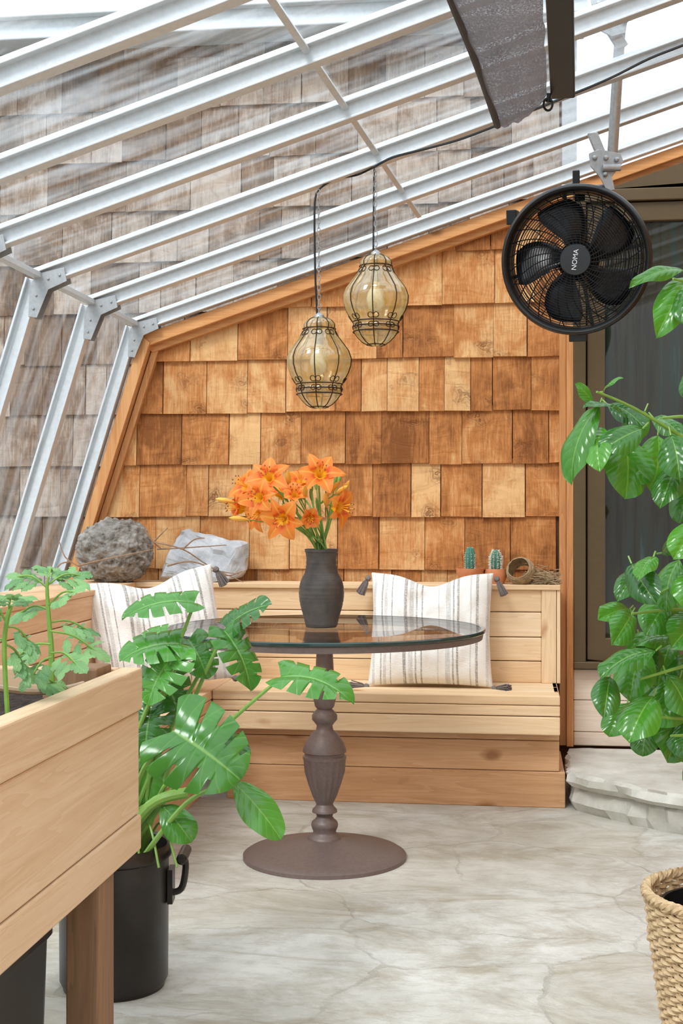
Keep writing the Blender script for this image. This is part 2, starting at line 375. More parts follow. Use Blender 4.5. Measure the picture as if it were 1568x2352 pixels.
# door
mdark=M('door_glass_painted_reflection'); co_=mdark.coord()
nd=mdark.noise(mdark.mapping(co_,(12,1,.9)),1.3,6,.65,.5)
mdark.L(mdark.ramp(nd,[(.32,sc(20,17,12)),(.5,sc(48,44,30)),(.62,sc(40,52,46)),(.74,sc(70,86,84)),(.84,sc(96,112,116))]),mdark.b.inputs['Base Color']); mdark.set(Roughness=.03); mdark.b.inputs['Specular IOR Level'].default_value=.55  # greenish reflections painted as streaks into the dark pane colour
door=empty('door_1','bronze-framed glazed patio door','door',(.7,WY-.04,.47)); door['kind']='structure'
dx0,dx1,dz0,dz1=.243,1.3,.47,2.425
mb=MB()
mb.box(dx0,dx0+.05,WY-.09,WY-.002,dz0,dz1); mb.box(dx1-.05,dx1,WY-.09,WY-.002,dz0,dz1)
mb.box(dx0,dx1,WY-.09,WY-.002,dz1-.05,dz1); mb.box(dx0-.0,dx1,WY-.10,WY-.002,dz0,dz0+.03)
mb.make('door_frame',m_bronze,(.7,WY-.04,.47),door,False,.004)
mb=MB()
mb.box(dx0+.055,dx0+.125,WY-.07,WY-.02,dz0+.035,dz1-.055); mb.box(dx1-.13,dx1-.055,WY-.07,WY-.02,dz0+.035,dz1-.055)
mb.box(dx0+.125,dx1-.13,WY-.07,WY-.02,dz0+.035,dz0+.125); mb.box(dx0+.125,dx1-.13,WY-.07,WY-.02,dz1-.13,dz1-.055)
mb.make('door_sash',m_bronze,(.7,WY-.04,.47),door,False,.004)
mb=MB(); mb.box(dx0+.125,dx1-.13,WY-.045,WY-.035,dz0+.125,dz1-.13); mb.make('door_glass',mdark.m,(.7,WY-.04,.47),door,False)
mb=MB()
for i,(a,b) in enumerate([(.15,.205),(.207,.335),(.337,.462)]): mb.box(.245,1.58,WY-.05+.004*i,WY-.002,a,b)
struct(mb.make('baseboard_back',m_white,smooth=False,bevel=.004),'pale wooden boards beneath the door','baseboard')
mb=MB()
for k in range(14): mb.box(1.62,1.66,-.4,5.48,k*.2,k*.2+.196)
struct(mb.make('wall_right',wood('wall_boards',sc(170,110,60),sc(205,145,90),sc(220,170,120),1),smooth=False,bevel=.003),'cedar plank wall','wall')

# rafters, side legs, panes
RY=[5.42,4.84,4.27,3.74,3.24,2.74,2.22,1.7,1.18,.66]
nr=V((-SL,0,1)).normalized()
for i,y in enumerate(RY):
    e=empty('roof_rafter','white aluminium greenhouse rafter bent over the eave','rafter',(XK,y,ZK),group='greenhouse roof rafters'); e['kind']='structure'
    mb=MB(); a=V((XK-.01,y,ZK)); b=V((XR,y,roofz(XR)))
    mb.beam(a+nr*.012,b+nr*.012,.044,.007,nr); mb.beam(a+nr*.034,b+nr*.034,.022,.046,nr); mb.beam(a+nr*.056,b+nr*.056,.066,.006,nr)
    mb.beam(a+nr*.064+V((0,-.026,0)),b+nr*.064+V((0,-.026,0)),.007,.012,nr)
    mb.make('rafter_bar',m_alu,(XK,y,ZK),e,False,.0015)
    ns=V((-1,0,.314)).normalized(); a=V((XK,y,ZK+.02)); b=V((sidex(0),y,0.02))
    mb=MB(); mb.beam(a+ns*.012,b+ns*.012,.044,.008,ns); mb.beam(a+ns*.036,b+ns*.036,.024,.048,ns); mb.beam(a+ns*.058,b+ns*.058,.060,.008,ns)
    mb.make('rafter_leg',m_alu,(XK,y,ZK),e,False,.0015)
    mb=MB()
    for sd in (-.0235,.0235):
        y_=y+sd
        mb.prism([(XK-.05,ZK-.095),(XK-.02,ZK-.10),(XK+.02,ZK-.005),(XK+.085,ZK+.022),(XK+.075,ZK+.068),(XK-.02,ZK+.05),(XK-.045,ZK+.01)],y_-.001,y_+.001)
        for bx,bz in ((.02,.03),(.06,.042),(-.022,-.025),(-.032,-.07)):
            mb.ball((XK+bx,y_+(.002 if sd>0 else -.002),ZK+bz),.005,8)
    mb.make('gusset_plate',m_gal,(XK,y,ZK),e,False,.0005)
wi=1
for i in range(len(RY)-1):
    ya,yb=RY[i+1]+.012,RY[i]-.012
    mb=MB()
    p0=(XK-.03,ZK+.055)
    mb.prism([p0,(XR,roofz(XR)+.062),(XR,roofz(XR)+.066),(p0[0],p0[1]+.004)],ya,yb)
    struct(mb.make('window_%d'%wi,m_pane,smooth=False),'clear weathered roof glass pane','window'); wi+=1
    mb=MB(); q=(sidex(0)-.055,0.02)
    mb.prism([p0,q,(q[0]-.004,q[1]),(p0[0]-.004,p0[1])],ya,yb)
    struct(mb.make('window_%d'%wi,m_pane,smooth=False),'clear weathered side glass pane','window'); wi+=1
def purlin(n,p,q,w,lab):
    mb=MB(); mb.beam(p,q,w,.012,nr); struct(mb.make('trim_%d'%n,m_alu,smooth=False,bevel=.001),lab,'trim')
pa=on_roof(625,0,.05); pb=on_roof(962,497,.05); dd=(pa-pb).normalized()
purlin(7,pb,pa+dd*2.0,.018,'thin white glazing bar across the roof panes')
mb=MB(); mb.beam((XK-.02,.6,ZK+.045),(XK-.02,5.44,ZK+.045),.03,.02); struct(mb.make('trim_8',m_alu,smooth=False,bevel=.002),'eave bar joining roof and side glass','trim')
mb=MB(); mb.beam((sidex(0)-.03,.6,.03),(sidex(0)-.03,5.45,.03),.08,.06); struct(mb.make('trim_9',m_alu,smooth=False,bevel=.002),'sill bar under the side glass','trim')
mb=MB(); mb.beam((XR+.02,.6,roofz(XR)+.03),(XR+.02,5.5,roofz(XR)+.03),.06,.1); struct(mb.make('trim_10',m_alu,smooth=False,bevel=.002),'ridge bar at the top of the roof','trim')

# step
def rough_slab(mb,outline,z0,z1,seed,amp=.012):
    pts=[]
    n=len(outline)
    for i in range(n):
        a=V((*outline[i],0)); b=V((*outline[(i+1)%n],0)); k=max(2,int((b-a).length/.025))
        for j in range(k): pts.append(a.lerp(b,j/k))
    c=sum(pts,V())/len(pts); L=[]
    for k,(z,sh) in enumerate([(z0,.02),(z0+.35*(z1-z0),.0),(z0+.8*(z1-z0),.004),(z1,.012)]):
        ring=[]
        for p in pts:
            d=noise.noise(V((p.x*9+seed,p.y*9,k*1.7)))*amp+noise.noise(V((p.x*34+seed,p.y*34,k*3.1)))*amp*.8
            dv=(c-p).normalized(); ring.append(p+dv*(sh+d)+V((0,0,z+(noise.noise(V((p.x*12,p.y*12,k)))*.006 if k==3 else 0))))
        L.append(ring)
    m=len(pts); vs=[q for r in L for q in r]
    fs=[(k*m+j,k*m+(j+1)%m,(k+1)*m+(j+1)%m,(k+1)*m+j) for k in range(3) for j in range(m)]
    o=list(range(3*m,4*m)); fs.append(tuple(o)); fs.append(tuple(range(m-1,-1,-1))); mb.add(vs,fs)
ol=[(.2,4.90),(.27,4.80),(.36,4.73),(.45,4.63),(.60,4.51),(.80,4.42),(1.2,4.36),(1.58,4.34),(1.58,5.40),(.21,5.40)]
e=empty('stone_step','rough-edged pale flagstone step below the door','step',(.8,4.9,0))
mb=MB(); rough_slab(mb,ol,.095,.15,4.2,.016); mb.make('step_slab',m_step,(.8,4.9,0),e,True,0,0,22)
ol2=[(x+.02,y+(.03 if y<5.3 else -.01)) for x,y in ol]
mb=MB(); rough_slab(mb,ol2,0,.1,9.1,.022); mb.make('step_riser',m_step,(.8,4.9,0),e,True,0,0,22)

# ------------------------------------------------------------ bench
BO=V((-.7,5.1,0)); bench=empty('bench','pale pine corner bench with panelled back and ledge','bench',BO)
SX=-1.14; BX=-1.55; BR=.17
mb=MB()
for a,b in ((4.88,5.0),(5.003,5.13),(5.133,5.28)): mb.box(SX,BR,a,b,.395,.43)
mb.box(SX,BR,4.88,4.905,.355,.393); mb.box(SX,BR,4.88,4.905,.285,.352)
mb.make('seat',m_benchX,BO,bench,False,.004)
mb=MB()
for a,b in ((BX,-1.42),(-1.417,-1.28),(-1.277,SX-.002)): mb.box(a,b,3.5,5.25,.395,.43)
mb.box(SX-.025,SX-.002,3.5,4.88,.355,.393); mb.box(SX-.025,SX-.002,3.5,4.88,.285,.352)
mb.make('seat',m_benchY,BO,bench,False,.004)
mb=MB()
for a,b in ((.43,.515),(.518,.61),(.613,.71),(.713,.80)): mb.box(BX,BR-.06,5.25,5.28,a,b)
mb.make('backrest',m_benchX,BO,bench,False,.004)
mb=MB(); mb.box(BR-.06,BR-.002,5.243,5.28,.43,.80); mb.box(BR-.0,BR+.014,5.243,5.42,.43,.80); mb.make('end_post',m_benchZ,BO,bench,False,.003)
mb=MB()
for a,b in ((.43,.515),(.518,.61),(.613,.71),(.713,.80)): mb.box(BX-.03,BX,3.5,5.25,a,b)
mb.make('backrest',m_benchY,BO,bench,False,.004)
mb=MB(); mb.box(BX-.03,BR+.014,5.235,5.36,.80,.82); mb.box(BX-.03,BR+.014,5.362,5.41,.80,.82); mb.make('ledge',m_benchX,BO,bench,False,.003)
mb=MB(); mb.box(BX-.17,BX+.005,3.5,5.23,.80,.82); mb.box(BX-.29,BX-.172,3.5,5.41,.80,.82); mb.make('ledge',m_benchY,BO,bench,False,.003)
mb=MB()
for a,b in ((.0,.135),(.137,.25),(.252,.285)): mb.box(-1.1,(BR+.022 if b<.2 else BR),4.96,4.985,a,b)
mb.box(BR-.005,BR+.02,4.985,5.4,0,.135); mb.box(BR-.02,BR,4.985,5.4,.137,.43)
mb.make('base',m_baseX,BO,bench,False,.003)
mb=MB()
for a,b in ((.0,.135),(.137,.25),(.252,.395)): mb.box(-1.23,-1.205,3.52,4.96,a,b)
mb.make('base',m_benchY,BO,bench,False,.003)

# ------------------------------------------------------------ pillows
def stripes_mat():
    m=M('striped_linen'); sp=m.N('ShaderNodeSeparateXYZ'); m.L(m.coord(),sp.inputs[0])
    x=m.math('ADD',m.math('MULTIPLY',sp.outputs[0],1.95),.5)
    x=m.math('ADD',x,m.math('MULTIPLY',m.math('SUBTRACT',m.noise(m.coord(),7,2),.5),.02))
    W=(0,0,0,1); G=(1,1,1,1); g=(.5,.5,.5,1)
    st=[(0,W)]
    def s_(a,w,c=G): st.append((a,c)); st.append((a+w,W))
    s_(.06,.02,g); s_(.125,.010); s_(.145,.024,g); s_(.20,.010); s_(.30,.022); s_(.34,.034,g); s_(.39,.010); s_(.43,.014); s_(.56,.010,g); s_(.62,.034,g); s_(.67,.010); s_(.70,.016); s_(.80,.010,g); s_(.84,.022); s_(.92,.02,g)
    f=m.ramp(x,st,'CONSTANT')
    n=m.noise(m.mapping(m.coord(),(90,260,1)),1,3,.7); n2=m.noise(m.mapping(m.coord(),(320,22,1)),1,4,.7)
    brk=m.ramp(m.math('MULTIPLY',m.math('ADD',n,n2),.5),[(.38,(.15,.15,.15,1)),(.55,(1,1,1,1))])
    col=m.mix(m.math('MULTIPLY',m.math('MULTIPLY',f,brk),.8),sc(240,238,234),sc(128,121,116))
    m.L(col,m.b.inputs['Base Color']); m.set(Roughness=.9); m.b.inputs['Specular IOR Level'].default_value=.1
    m.bump(m.math('ADD',m.math('MULTIPLY',n,.3),m.noise(m.coord(),11,3,.5,1.0)),.6,.012); return m.m
m_lin=stripes_mat(); m_tas=plain('grey_tassel_yarn',sc(122,112,108),.9,0,.25,200,.4)
def pillow(center,normal,updir,W,H,T,label,dent=.06):
    n=V(normal).normalized(); u=V(updir); u=(u-n*u.dot(n)).normalized(); x=u.cross(n)
    q=Matrix((x,u,n)).transposed().to_quaternion()
    e=empty('throw_pillow',label,'pillow',center,q)
    N=36; mb=MB(); vs=[]
    for sgn in (1,-1):
        for i in range(N+1):
            for j in range(N+1):
                a=-1+2*i/N; b=-1+2*j/N
                px_=W/2*a*(1-.06*(1-b*b)); py_=H/2*b*(1-.05*(1-a*a))
                py_-=dent*math.exp(-(a*a)/.16)*max(0,b)**2
                t=T/2*max(0,(1-a**4)*(1-b**4))**.5*(1-.35*(a*a)*(b*b))
                t*=1-.35*math.exp(-(a*a)/.08)*max(0,b)
                t+=(.012*noise.noise(V((a*2.4,b*2.4,sgn*3+T*50)))+.010*noise.noise(V((a*6,b*3,sgn+T*30))))*(1-a*a)*(1-b*b)*2
                vs.append((px_,py_,sgn*t))
    n1=N+1
    fs=[]
    for s in (0,1):
        o=s*n1*n1
        for i in range(N):
            for j in range(N): fs.append((o+i*n1+j,o+(i+1)*n1+j,o+(i+1)*n1+j+1,o+i*n1+j+1))
    mb.add(vs,fs); mb.make('cushion_cover',m_lin,(0,0,0),e,True,0,1,80)
    dn=q.inverted()@V((0,0,-1))
    for a,b in ((-1,1),(1,1),(-1,-1),(1,-1)):
        c=V((a*W/2*1.0,b*H/2*1.0,0)); mb=MB()
        if b>0: c=c+V((a*.008,-.03,.0))
        dirn=(V((a*.45,0,.0))+dn*1.0+V((0,0,.15))).normalized() if b>0 else V((a*.8,-.05,.5)).normalized()
        mb.ball(c,.013,8); rr=random.Random(int(a*3+b*7+W*100))
        for k in range(46):
            d=(dirn+V((rr.uniform(-1,1),rr.uniform(-1,1),rr.uniform(-1,1)))*.38).normalized()
            mb.tube([c,c+d*.022,c+d*.042+dirn*.03],[.0022,.0028,.002],4)
        mb.make('tassel',m_tas,(0,0,0),e,True)
    return e
pc=at(988,1461,5.08)
pillow((pc.x,5.125,.652),(0,-1,.32),(0,.3,1),.495,.465,.17,'cream linen pillow with grey stripes and tassels on bench',.05)
pc=at(350,1443,4.9)
pillow((pc.x+.01,pc.y+.02,.662),(.34,-.88,.3),(-.20,.1,1),.52,.46,.17,'striped tasselled pillow slouched in the bench corner',.05)

# ------------------------------------------------------------ table
TX,TY=-.602,4.157
tb=empty('pedestal_table','round glass-topped pedestal table with turned iron column','table',(TX,TY,0))
def zz(py): return 1.11-(py-1176)/714.0
prof=[(1498,19),(1520,20),(1555,22),(1562,24),(1572,23),(1580,25),(1605,26),(1622,22),(1628,17),(1634,24),(1642,29),(1652,29),(1660,22),(1666,18),(1676,20),(1684,30),(1690,34),(1705,44),(1718,49),(1726,50),(1728,46),(1733,46),(1736,50),(1742,50)]
prof2=[(1742,49),(1770,47),(1800,38),(1825,29),(1838,23),(1846,19),(1852,22),(1858,28),(1864,29),(1868,20),(1874,18),(1880,22),(1886,29),(1893,31),(1899,30),(1908,26),(1914,28),(1918,36),(1925,40),(1934,40)]
mb=MB(); 
P=[(r/714,zz(p)) for p,r in prof]; mb.lathe(P,48,(TX,TY,0),None,False,True)
P=[(r/714,zz(p)) for p,r in prof2]
def flute(r,z,q,i): return r*(1-.07*abs(math.sin(q*9))) if .20<z<.315 and r>.036 else r
mb.lathe(P,108,(TX,TY,0),flute,False,False)
mb.make('column',m_table,(TX,TY,0),tb,True,0,0,50)
mb=MB(); mb.lathe([(.262,0),(.262,.012),(.25,.02),(.225,.024),(.21,.026),(.15,.04),(.09,.055),(.055,.062),(.04,.064)],72,(TX,TY,0),None,True,True)
mb.make('base_plate',m_table,(TX,TY,0),tb,True,0,0,50)
mb=MB(); mb.lathe([(.47,.708),(.505,.708),(.508,.726),(.47,.726),(.468,.715),(.47,.708)],96,(TX,TY,0),None,False,False)
for k in range(3):
    q=2*math.pi*k/3+.5; mb.beam((TX,TY,.712),(TX+.48*math.cos(q),TY+.48*math.sin(q),.712),.03,.014)
mb.lathe([(.02,.66),(.05,.69),(.09,.704),(.09,.716)],32,(TX,TY,0))
mb.make('support_ring',m_table,(TX,TY,0),tb,True,0,0,40)
mb=MB(); mb.lathe([(.50,.728),(.512,.728),(.515,.731),(.515,.737),(.512,.740),(.50,.740)],96,(TX,TY,0),None,False,False)
mb.make('glass_rim',m_edge,(TX,TY,0),tb,True,0,0,40)
mb=MB(); mb.lathe([(.501,.7285),(.501,.7395)],96,(TX,TY,0)); mb.make('glass_top',m_tglass,(TX,TY,0),tb,False)

# vase
vb=at(738,1432,4.2); VX,VY=vb.x,vb.y
vs_=empty('vase','dark clay vase holding orange lilies on glass table','vase',(VX,VY,.7405))
vp=[(1437,34),(1432,37),(1420,39.5),(1410,42),(1397,46),(1385,49),(1370,51.5),(1360,52),(1345,51),(1335,49),(1325,45),(1316,40),(1308,37),(1295,35),(1280,35),(1268,36.5),(1262,39),(1258,38.5),(1262,36),(1290,32),(1320,40),(1350,47),(1400,38),(1420,20)]
zoff=.7405-zz(1437)
vd=[]
for i in range(len(vp)-1):
    for j in range(4): vd.append((vp[i][0]+(vp[i+1][0]-vp[i][0])*j/4,vp[i][1]+(vp[i+1][1]-vp[i][1])*j/4))
vd.append(vp[-1])
mb=MB(); mb.lathe([((r+.45*math.sin(p*1.1))/714,zz(p)+zoff) for p,r in vd],56,(VX,VY,0),None,True,True)
mb.make('vase_body',m_vase,(VX,VY,.7405),vs_,True,0,0,60)

# ------------------------------------------------------------ lilies
m_lily=M('lily_petal'); uvn=m_lily.N('ShaderNodeUVMap'); sp=m_lily.N('ShaderNodeSeparateXYZ'); m_lily.L(uvn.outputs[0],sp.inputs[0])
cl=m_lily.ramp(sp.outputs[1],[(0,sc(250,205,30)),(.34,sc(255,205,30)),(.46,sc(226,86,24)),(.58,sc(246,134,40)),(1,sc(252,162,76))])
mdl=m_lily.ramp(m_lily.math('ABSOLUTE',sp.outputs[0]),[(.05,(1,1,1,1)),(.16,(0,0,0,1))])
cl=m_lily.mix(m_lily.math('MULTIPLY',mdl,.6),cl,sc(255,200,80))
m_lily.L(cl,m_lily.b.inputs['Base Color']); m_lily.set(Roughness=.5)
tl=m_lily.N('ShaderNodeBsdfTranslucent'); m_lily.L(cl,tl.inputs[0]); mx=m_lily.N('ShaderNodeMixShader'); mx.inputs[0].default_value=.4
m_lily.L(m_lily.b.outputs[0],mx.inputs[1]); m_lily.L(tl.outputs[0],mx.inputs[2]); m_lily.L(mx.outputs[0],m_lily.o.inputs['Surface'])
m_anth=plain('anther',sc(150,80,35),.8); m_fil=plain('filament',sc(252,190,60),.5)
m_bud=plain('lily_bud_skin',sc(238,175,70),.5,0,.2,20,.05)
def lily(C,A,size,open_=1.0,buds=()):
    A=V(A).normalized(); C=V(C); x=A.orthogonal().normalized(); y=A.cross(x); rr=random.Random(int(C.x*9973)+int(C.z*991))
    base=C-A*size*.55; mouth=V((VX,VY,.99))+V((rr.uniform(-.020,.020),rr.uniform(-.020,.020),0))
    foot=V((VX,VY,.82))+V((rr.uniform(-.02,.02),rr.uniform(-.02,.02),0))
    e=empty('orange_lily','orange daylily with yellow throat in the clay vase','flower',mouth,group='lilies in the vase')
    mb=MB(); mid=mouth.lerp(base,.55)+V((0,0,.02))
    mb.tube(spline([foot,mouth,mid,base-A*size*.35,base],6),.0028,6); mb.make('stem',m_stem,mouth,e)
    mb=MB(); ph=rr.uniform(0,1)
    for k in range(6):
        q=ph+k*math.pi/3; R_=x*math.cos(q)+y*math.sin(q); Tn=A.cross(R_); wv=size*(.46 if k%2 else .33)*rr.uniform(.9,1.1); twist=rr.uniform(-.15,.15)
        rows=12; vs=[];uv=[]; ln=rr.uniform(.9,1.12)
        for i in range(rows+1):
            s=i/rows; r=size*(.05+.12*s+.98*open_*s**2.0)*ln; a=size*(1.25*s-.72*open_*s**2.6)*ln-size*.5
            w=wv*(math.sin(math.pi*min(1,(s*.93+.07)))**.65)
            for j in range(-3,4):
                t=j/3; c=base+A*size*.5+A*(a+.12*abs(t)*w+.06*size*math.sin(s*9+k)*abs(t))+R_*r+Tn*(t*w+twist*size*s*s)
                vs.append(c); uv.append((t,s))
        fs=[(i*7+j,i*7+j+1,(i+1)*7+j+1,(i+1)*7+j) for i in range(rows) for j in range(6)]
        mb.add(vs,fs,uv)
    mb.make('petals',m_lily.m,mouth,e,True,0,0,180)
    mb=MB()
    for k in range(6):
        q=ph+.3+k*math.pi/3; R_=x*math.cos(q)+y*math.sin(q)
        p=[base,base+A*size*.6+R_*size*.08,base+A*size*1.15+R_*size*.25]
        mb.tube(spline(p,4),.0010,4); mb.ball(p[-1],.0021,6,(1,1,1.5),1)
    mb.make('stamens',[m_fil,m_anth],mouth,e)
    for bp in buds:
        bp=V(bp); d=(bp-mid).normalized(); mb=MB()
        mb.tube([bp-d*.028,bp-d*.018,bp,bp+d*.02,bp+d*.034],[.003,.006,.009,.007,.001],8); mb.tube(spline([mid,bp-d*.05,bp-d*.026],4),.0018,5,mi=1)
        mb.make('bud',[m_bud,m_stem],mouth,e)
cdir=-FW
def fl(px,py,t,ax,size,o=1.0,buds=()):
    A=cdir*ax[2]+RT*ax[0]+UP*ax[1]; lily(at(px,py,t),A,size,o,[at(*b) for b in buds])
fl(735,1086,4.12,(.1,.5,.9),.066,1,[(783,1126,4.1),(765,1122,4.15)])
fl(616,1094,4.12,(-.2,.5,.9),.066,1,[(662,1100,4.1)])
fl(560,1114,4.2,(-.6,.4,.5),.062,1,[(518,1150,4.2)])
fl(592,1142,4.02,(-.5,.1,.9),.058,1)
fl(677,1134,4.08,(0,.6,.7),.052,.7,[(700,1130,4.05)])
fl(648,1194,4.0,(-.3,-.2,1),.064,1,[(550,1192,4.05)])
fl(784,1165,4.1,(.8,-.1,.5),.062,1,[(748,1150,4.1),(790,1125,4.15)])
fl(588,1182,4.12,(-.7,-.3,.6),.054,.9)
fl(544,1166,4.2,(-.9,.05,.3),.056,.8)
fl(712,1190,4.1,(.1,-.3,1),.044,.7)
fl(692,1104,4.25,(.1,.8,.4),.056,1)
fl(645,1126,4.25,(-.2,.8,.3),.056,1)
for i in range(12):
    rr=random.Random(i+50); top=at(rr.uniform(655,778),rr.uniform(1110,1180),rr.uniform(4.1,4.3)); mo=V((VX+rr.uniform(-.02,.02),VY+rr.uniform(-.02,.02),.99))
    mb=MB(); d=(top-mo).normalized(); mb.tube([V((mo.x,mo.y,.84)),mo,top],[.003,.003,.002],6)
    mb.tube([top,top+d*.012,top+d*.03,top+d*.042],[.003,.006,.005,.001],8)
    tag(mb.make('lily_stem',m_stem,mo),'green lily stem with closed bud in the vase','flower','bare lily stems in the vase')

# ------------------------------------------------------------ lanterns
ml=M('amber_glass'); ml.n.remove(ml.b)
trn=ml.N('ShaderNodeBsdfTransparent'); 
nzz=ml.noise(ml.coord(),22,4,.6,1.0); ml.L(ml.ramp(nzz,[(.35,(.88,.74,.42,1)),(.62,(.99,.96,.84,1))]),trn.inputs[0])
tln=ml.N('ShaderNodeBsdfTranslucent'); ml.L(ml.ramp(nzz,[(.35,sc(222,190,112)),(.62,sc(250,238,198))]),tln.inputs[0])
dfn=ml.N('ShaderNodeBsdfDiffuse'); ml.L(ml.ramp(nzz,[(.35,sc(214,184,112)),(.62,sc(244,232,192))]),dfn.inputs[0])
md_=ml.N('ShaderNodeMixShader'); md_.inputs[0].default_value=.4; ml.L(tln.outputs[0],md_.inputs[1]); ml.L(dfn.outputs[0],md_.inputs[2])
glo=ml.N('ShaderNodeBsdfGlossy'); glo.inputs['Roughness'].default_value=.05
lw=ml.N('ShaderNodeLayerWeight'); lw.inputs[0].default_value=.3
m1=ml.N('ShaderNodeMixShader'); ml.L(ml.math('ADD',ml.math('MULTIPLY',lw.outputs['Facing'],.3),.36),m1.inputs[0]); ml.L(trn.outputs[0],m1.inputs[1]); ml.L(md_.outputs[0],m1.inputs[2])
m2=ml.N('ShaderNodeMixShader'); ml.L(ml.math('ADD',ml.math('MULTIPLY',lw.outputs['Facing'],.28),.08),m2.inputs[0]); ml.L(m1.outputs[0],m2.inputs[1]); ml.L(glo.outputs[0],m2.inputs[2]); ml.L(m2.outputs[0],ml.o.inputs['Surface'])
mbulb=M('frosted_bulb'); mbulb.b.inputs['Base Color'].default_value=(.97,.96,.93,1); mbulb.set(Roughness=.3)
K=1/702.0
def lantern(px,topy,chain_top_px,chain_top_py,label):
    t=FW.dot(on_y(px,topy,4.25)-CAM); top=at(px,topy,t)
    e=empty('pendant_lantern',label,'pendant lamp',top,group='amber glass pendant lanterns')
    pr=[(0.5,-2),(16,-3),(28,-9),(35,-18),(35,-26),(31,-30),(36,-33),(42,-46),(54,-62),(67,-80),(73,-98),(72,-114),(66,-132),(57,-148),(51,-158),(49,-162),(51,-168),(49,-180),(41,-192),(30,-203),(18,-210),(.5,-213)]
    dense=[]
    for i in range(len(pr)-1):
        for j in range(3):
            a=pr[i];b=pr[i+1];dense.append((a[0]+(b[0]-a[0])*j/3,a[1]+(b[1]-a[1])*j/3))
    dense.append(pr[-1])
    mb=MB(); mb.lathe([(r*K,z*K) for r,z in dense],96,(0,0,0),lambda r,z,q,i: r*(1+.045*abs(math.sin(q*4))),False,False)
    mb.make('lamp_shade',ml.m,(0,0,0),e,True,0,0,180)
    mb=MB(); w=.0018
    for k in range(8):
        q=k*math.pi/4; pts=[V((r*K*1.02*math.cos(q),r*K*1.02*math.sin(q),z*K)) for r,z in dense[2:-2]]; mb.tube(pts,w,5)
        for (z0,sg) in ((-38,1),(-150,-1),(-166,1)):
            for sd in (-1,1):
                pts=[]
                for m_ in range(14):
                    a=m_/13*math.pi*1.7; rad=9*(1-m_/20)
                    dz=math.sin(a)*rad*sg; dq=sd*(1-math.cos(a))*rad
                    zc=z0-dz
                    r_=next((p[0]+(q2[0]-p[0])*((zc-p[1])/(q2[1]-p[1]+1e-9)) for p,q2 in zip(dense[9:],dense[10:]) if p[1]>=zc>=q2[1]),50)
                    qq=q+dq/max(r_,10); pts.append(V((r_*K*1.05*math.cos(qq),r_*K*1.05*math.sin(qq),zc*K)))
                mb.tube(pts,.0014,4)
    for r,z in ((36,-29),(51,-157),(51,-168),(50,-180),(20,-209)):
        mb.tube([V((r*K*1.05*math.cos(a*math.pi/24),r*K*1.05*math.sin(a*math.pi/24),z*K)) for a in range(48)],w*1.1,5,True)
    mb.make('wire_cage',m_wire,(0,0,0),e,True)
    mb=MB(); mb.lathe([(.001,-.19),(.016,-.187),(.027,-.172),(.031,-.15),(.027,-.128),(.016,-.11),(.012,-.09)],24); mb.make('bulb',mbulb.m,(0,0,0),e,True)
    mb=MB(); mb.lathe([(.013,-.092),(.015,-.085),(.015,-.05),(.006,-.04),(.004,.0)],20); mb.lathe([(.018,-.004),(.016,.004),(.008,.010),(.003,.014)],20); mb.make('lamp_socket',m_gal,(0,0,0),e,True)
    ct=at(chain_top_px,chain_top_py,t)-top; L=ct.length; n=int(L/.0155); mb=MB()
    for k in range(n):
        c=ct*((k+.5)/n)+V((0,0,.008)); ax=V((1,0,0)) if k%2 else V((0,1,0)); pts=[]
        for a in range(14):
            q=a/14*2*math.pi; pts.append(c+ax*math.cos(q)*.0052+V((0,0,1))*math.sin(q)*.0105)
        mb.tube(pts,.0012,4,True)
    mb.make('chain',m_gal,(0,0,0),e,True)
    return top,t
l1,t1=lantern(863,583,861,388,'amber glass lantern with wire cage on shorter chain')
l2,t2=lantern(733,727,731,442,'amber glass lantern with wire cage on longer chain')
mb=MB()
pts=[at(728,722,t2+.01),at(724,640,t2+.01),at(722,520,t2+.01),at(724,455,t2+.01),at(738,430,t2+.01),at(775,410,t2+.01),at(820,402,t2+.01),at(858,384,t2-.02)]
mb.tube(spline(pts,5),.0034,6)
mb.tube(spline([at(857,580,t1+.01),at(858,480,t1+.01),at(859,395,t1+.01),at(864,378,t1+.01)],5),.003,6)
cp=[]
for a,b in ((858,384),(900,362),(960,346),(1050,322),(1130,292),(1200,262),(1300,222),(1400,180),(1490,135),(1568,104),(1700,50)):
    cp.append(on_y(a,b,4.235))
mb.tube(spline(cp,5),.0042,6)
tag(mb.make('power_cable',m_black,at(858,384,t1)),'black electrical cable clipped along a roof rafter','cable')

# ------------------------------------------------------------ fan
fc=at(1322,597,4.41); fn_=V((-.13,-.95,-.15)).normalized(); upv=V((0,0,1)); zf=fn_; yf=(upv-zf*upv.dot(zf)).normalized(); xf=yf.cross(zf)
fq=Matrix((xf,yf,zf)).transposed().to_quaternion()
fan=empty('fan','round black caged fan fixed below the roof','fan',fc,fq)
mb=MB(); R0=.249
mb.lathe([(R0-.022,.0),(R0-.018,.012),(R0-.008,.02),(R0,.014),(R0+.003,0),(R0,-.05),(R0-.008,-.11),(R0-.02,-.125),(R0-.024,-.12),(R0-.016,-.05),(R0-.022,0)],96,(0,0,0),None,False,False)
mb.make('fan_housing',m_black,(0,0,0),fan,True,0,0,50)
def circ(r,z,n=72): return [V((r*math.cos(2*math.pi*a/n),r*math.sin(2*math.pi*a/n),z)) for a in range(n)]
mb=MB()
for k in range(21):
    r=.062+k*.0081; zz_=.012-.02*((r-.05)/.19)**3+.006; mb.tube(circ(r,zz_),.0015,4,True)
for k in range(30):
    q=k*2*math.pi/30; pts=[]
    for j in range(9):
        s=j/8; r=.05+.176*s; a=q+.55*s; pts.append(V((r*math.cos(a),r*math.sin(a),.017-.02*s**3)))
    mb.tube(pts,.0019,4)
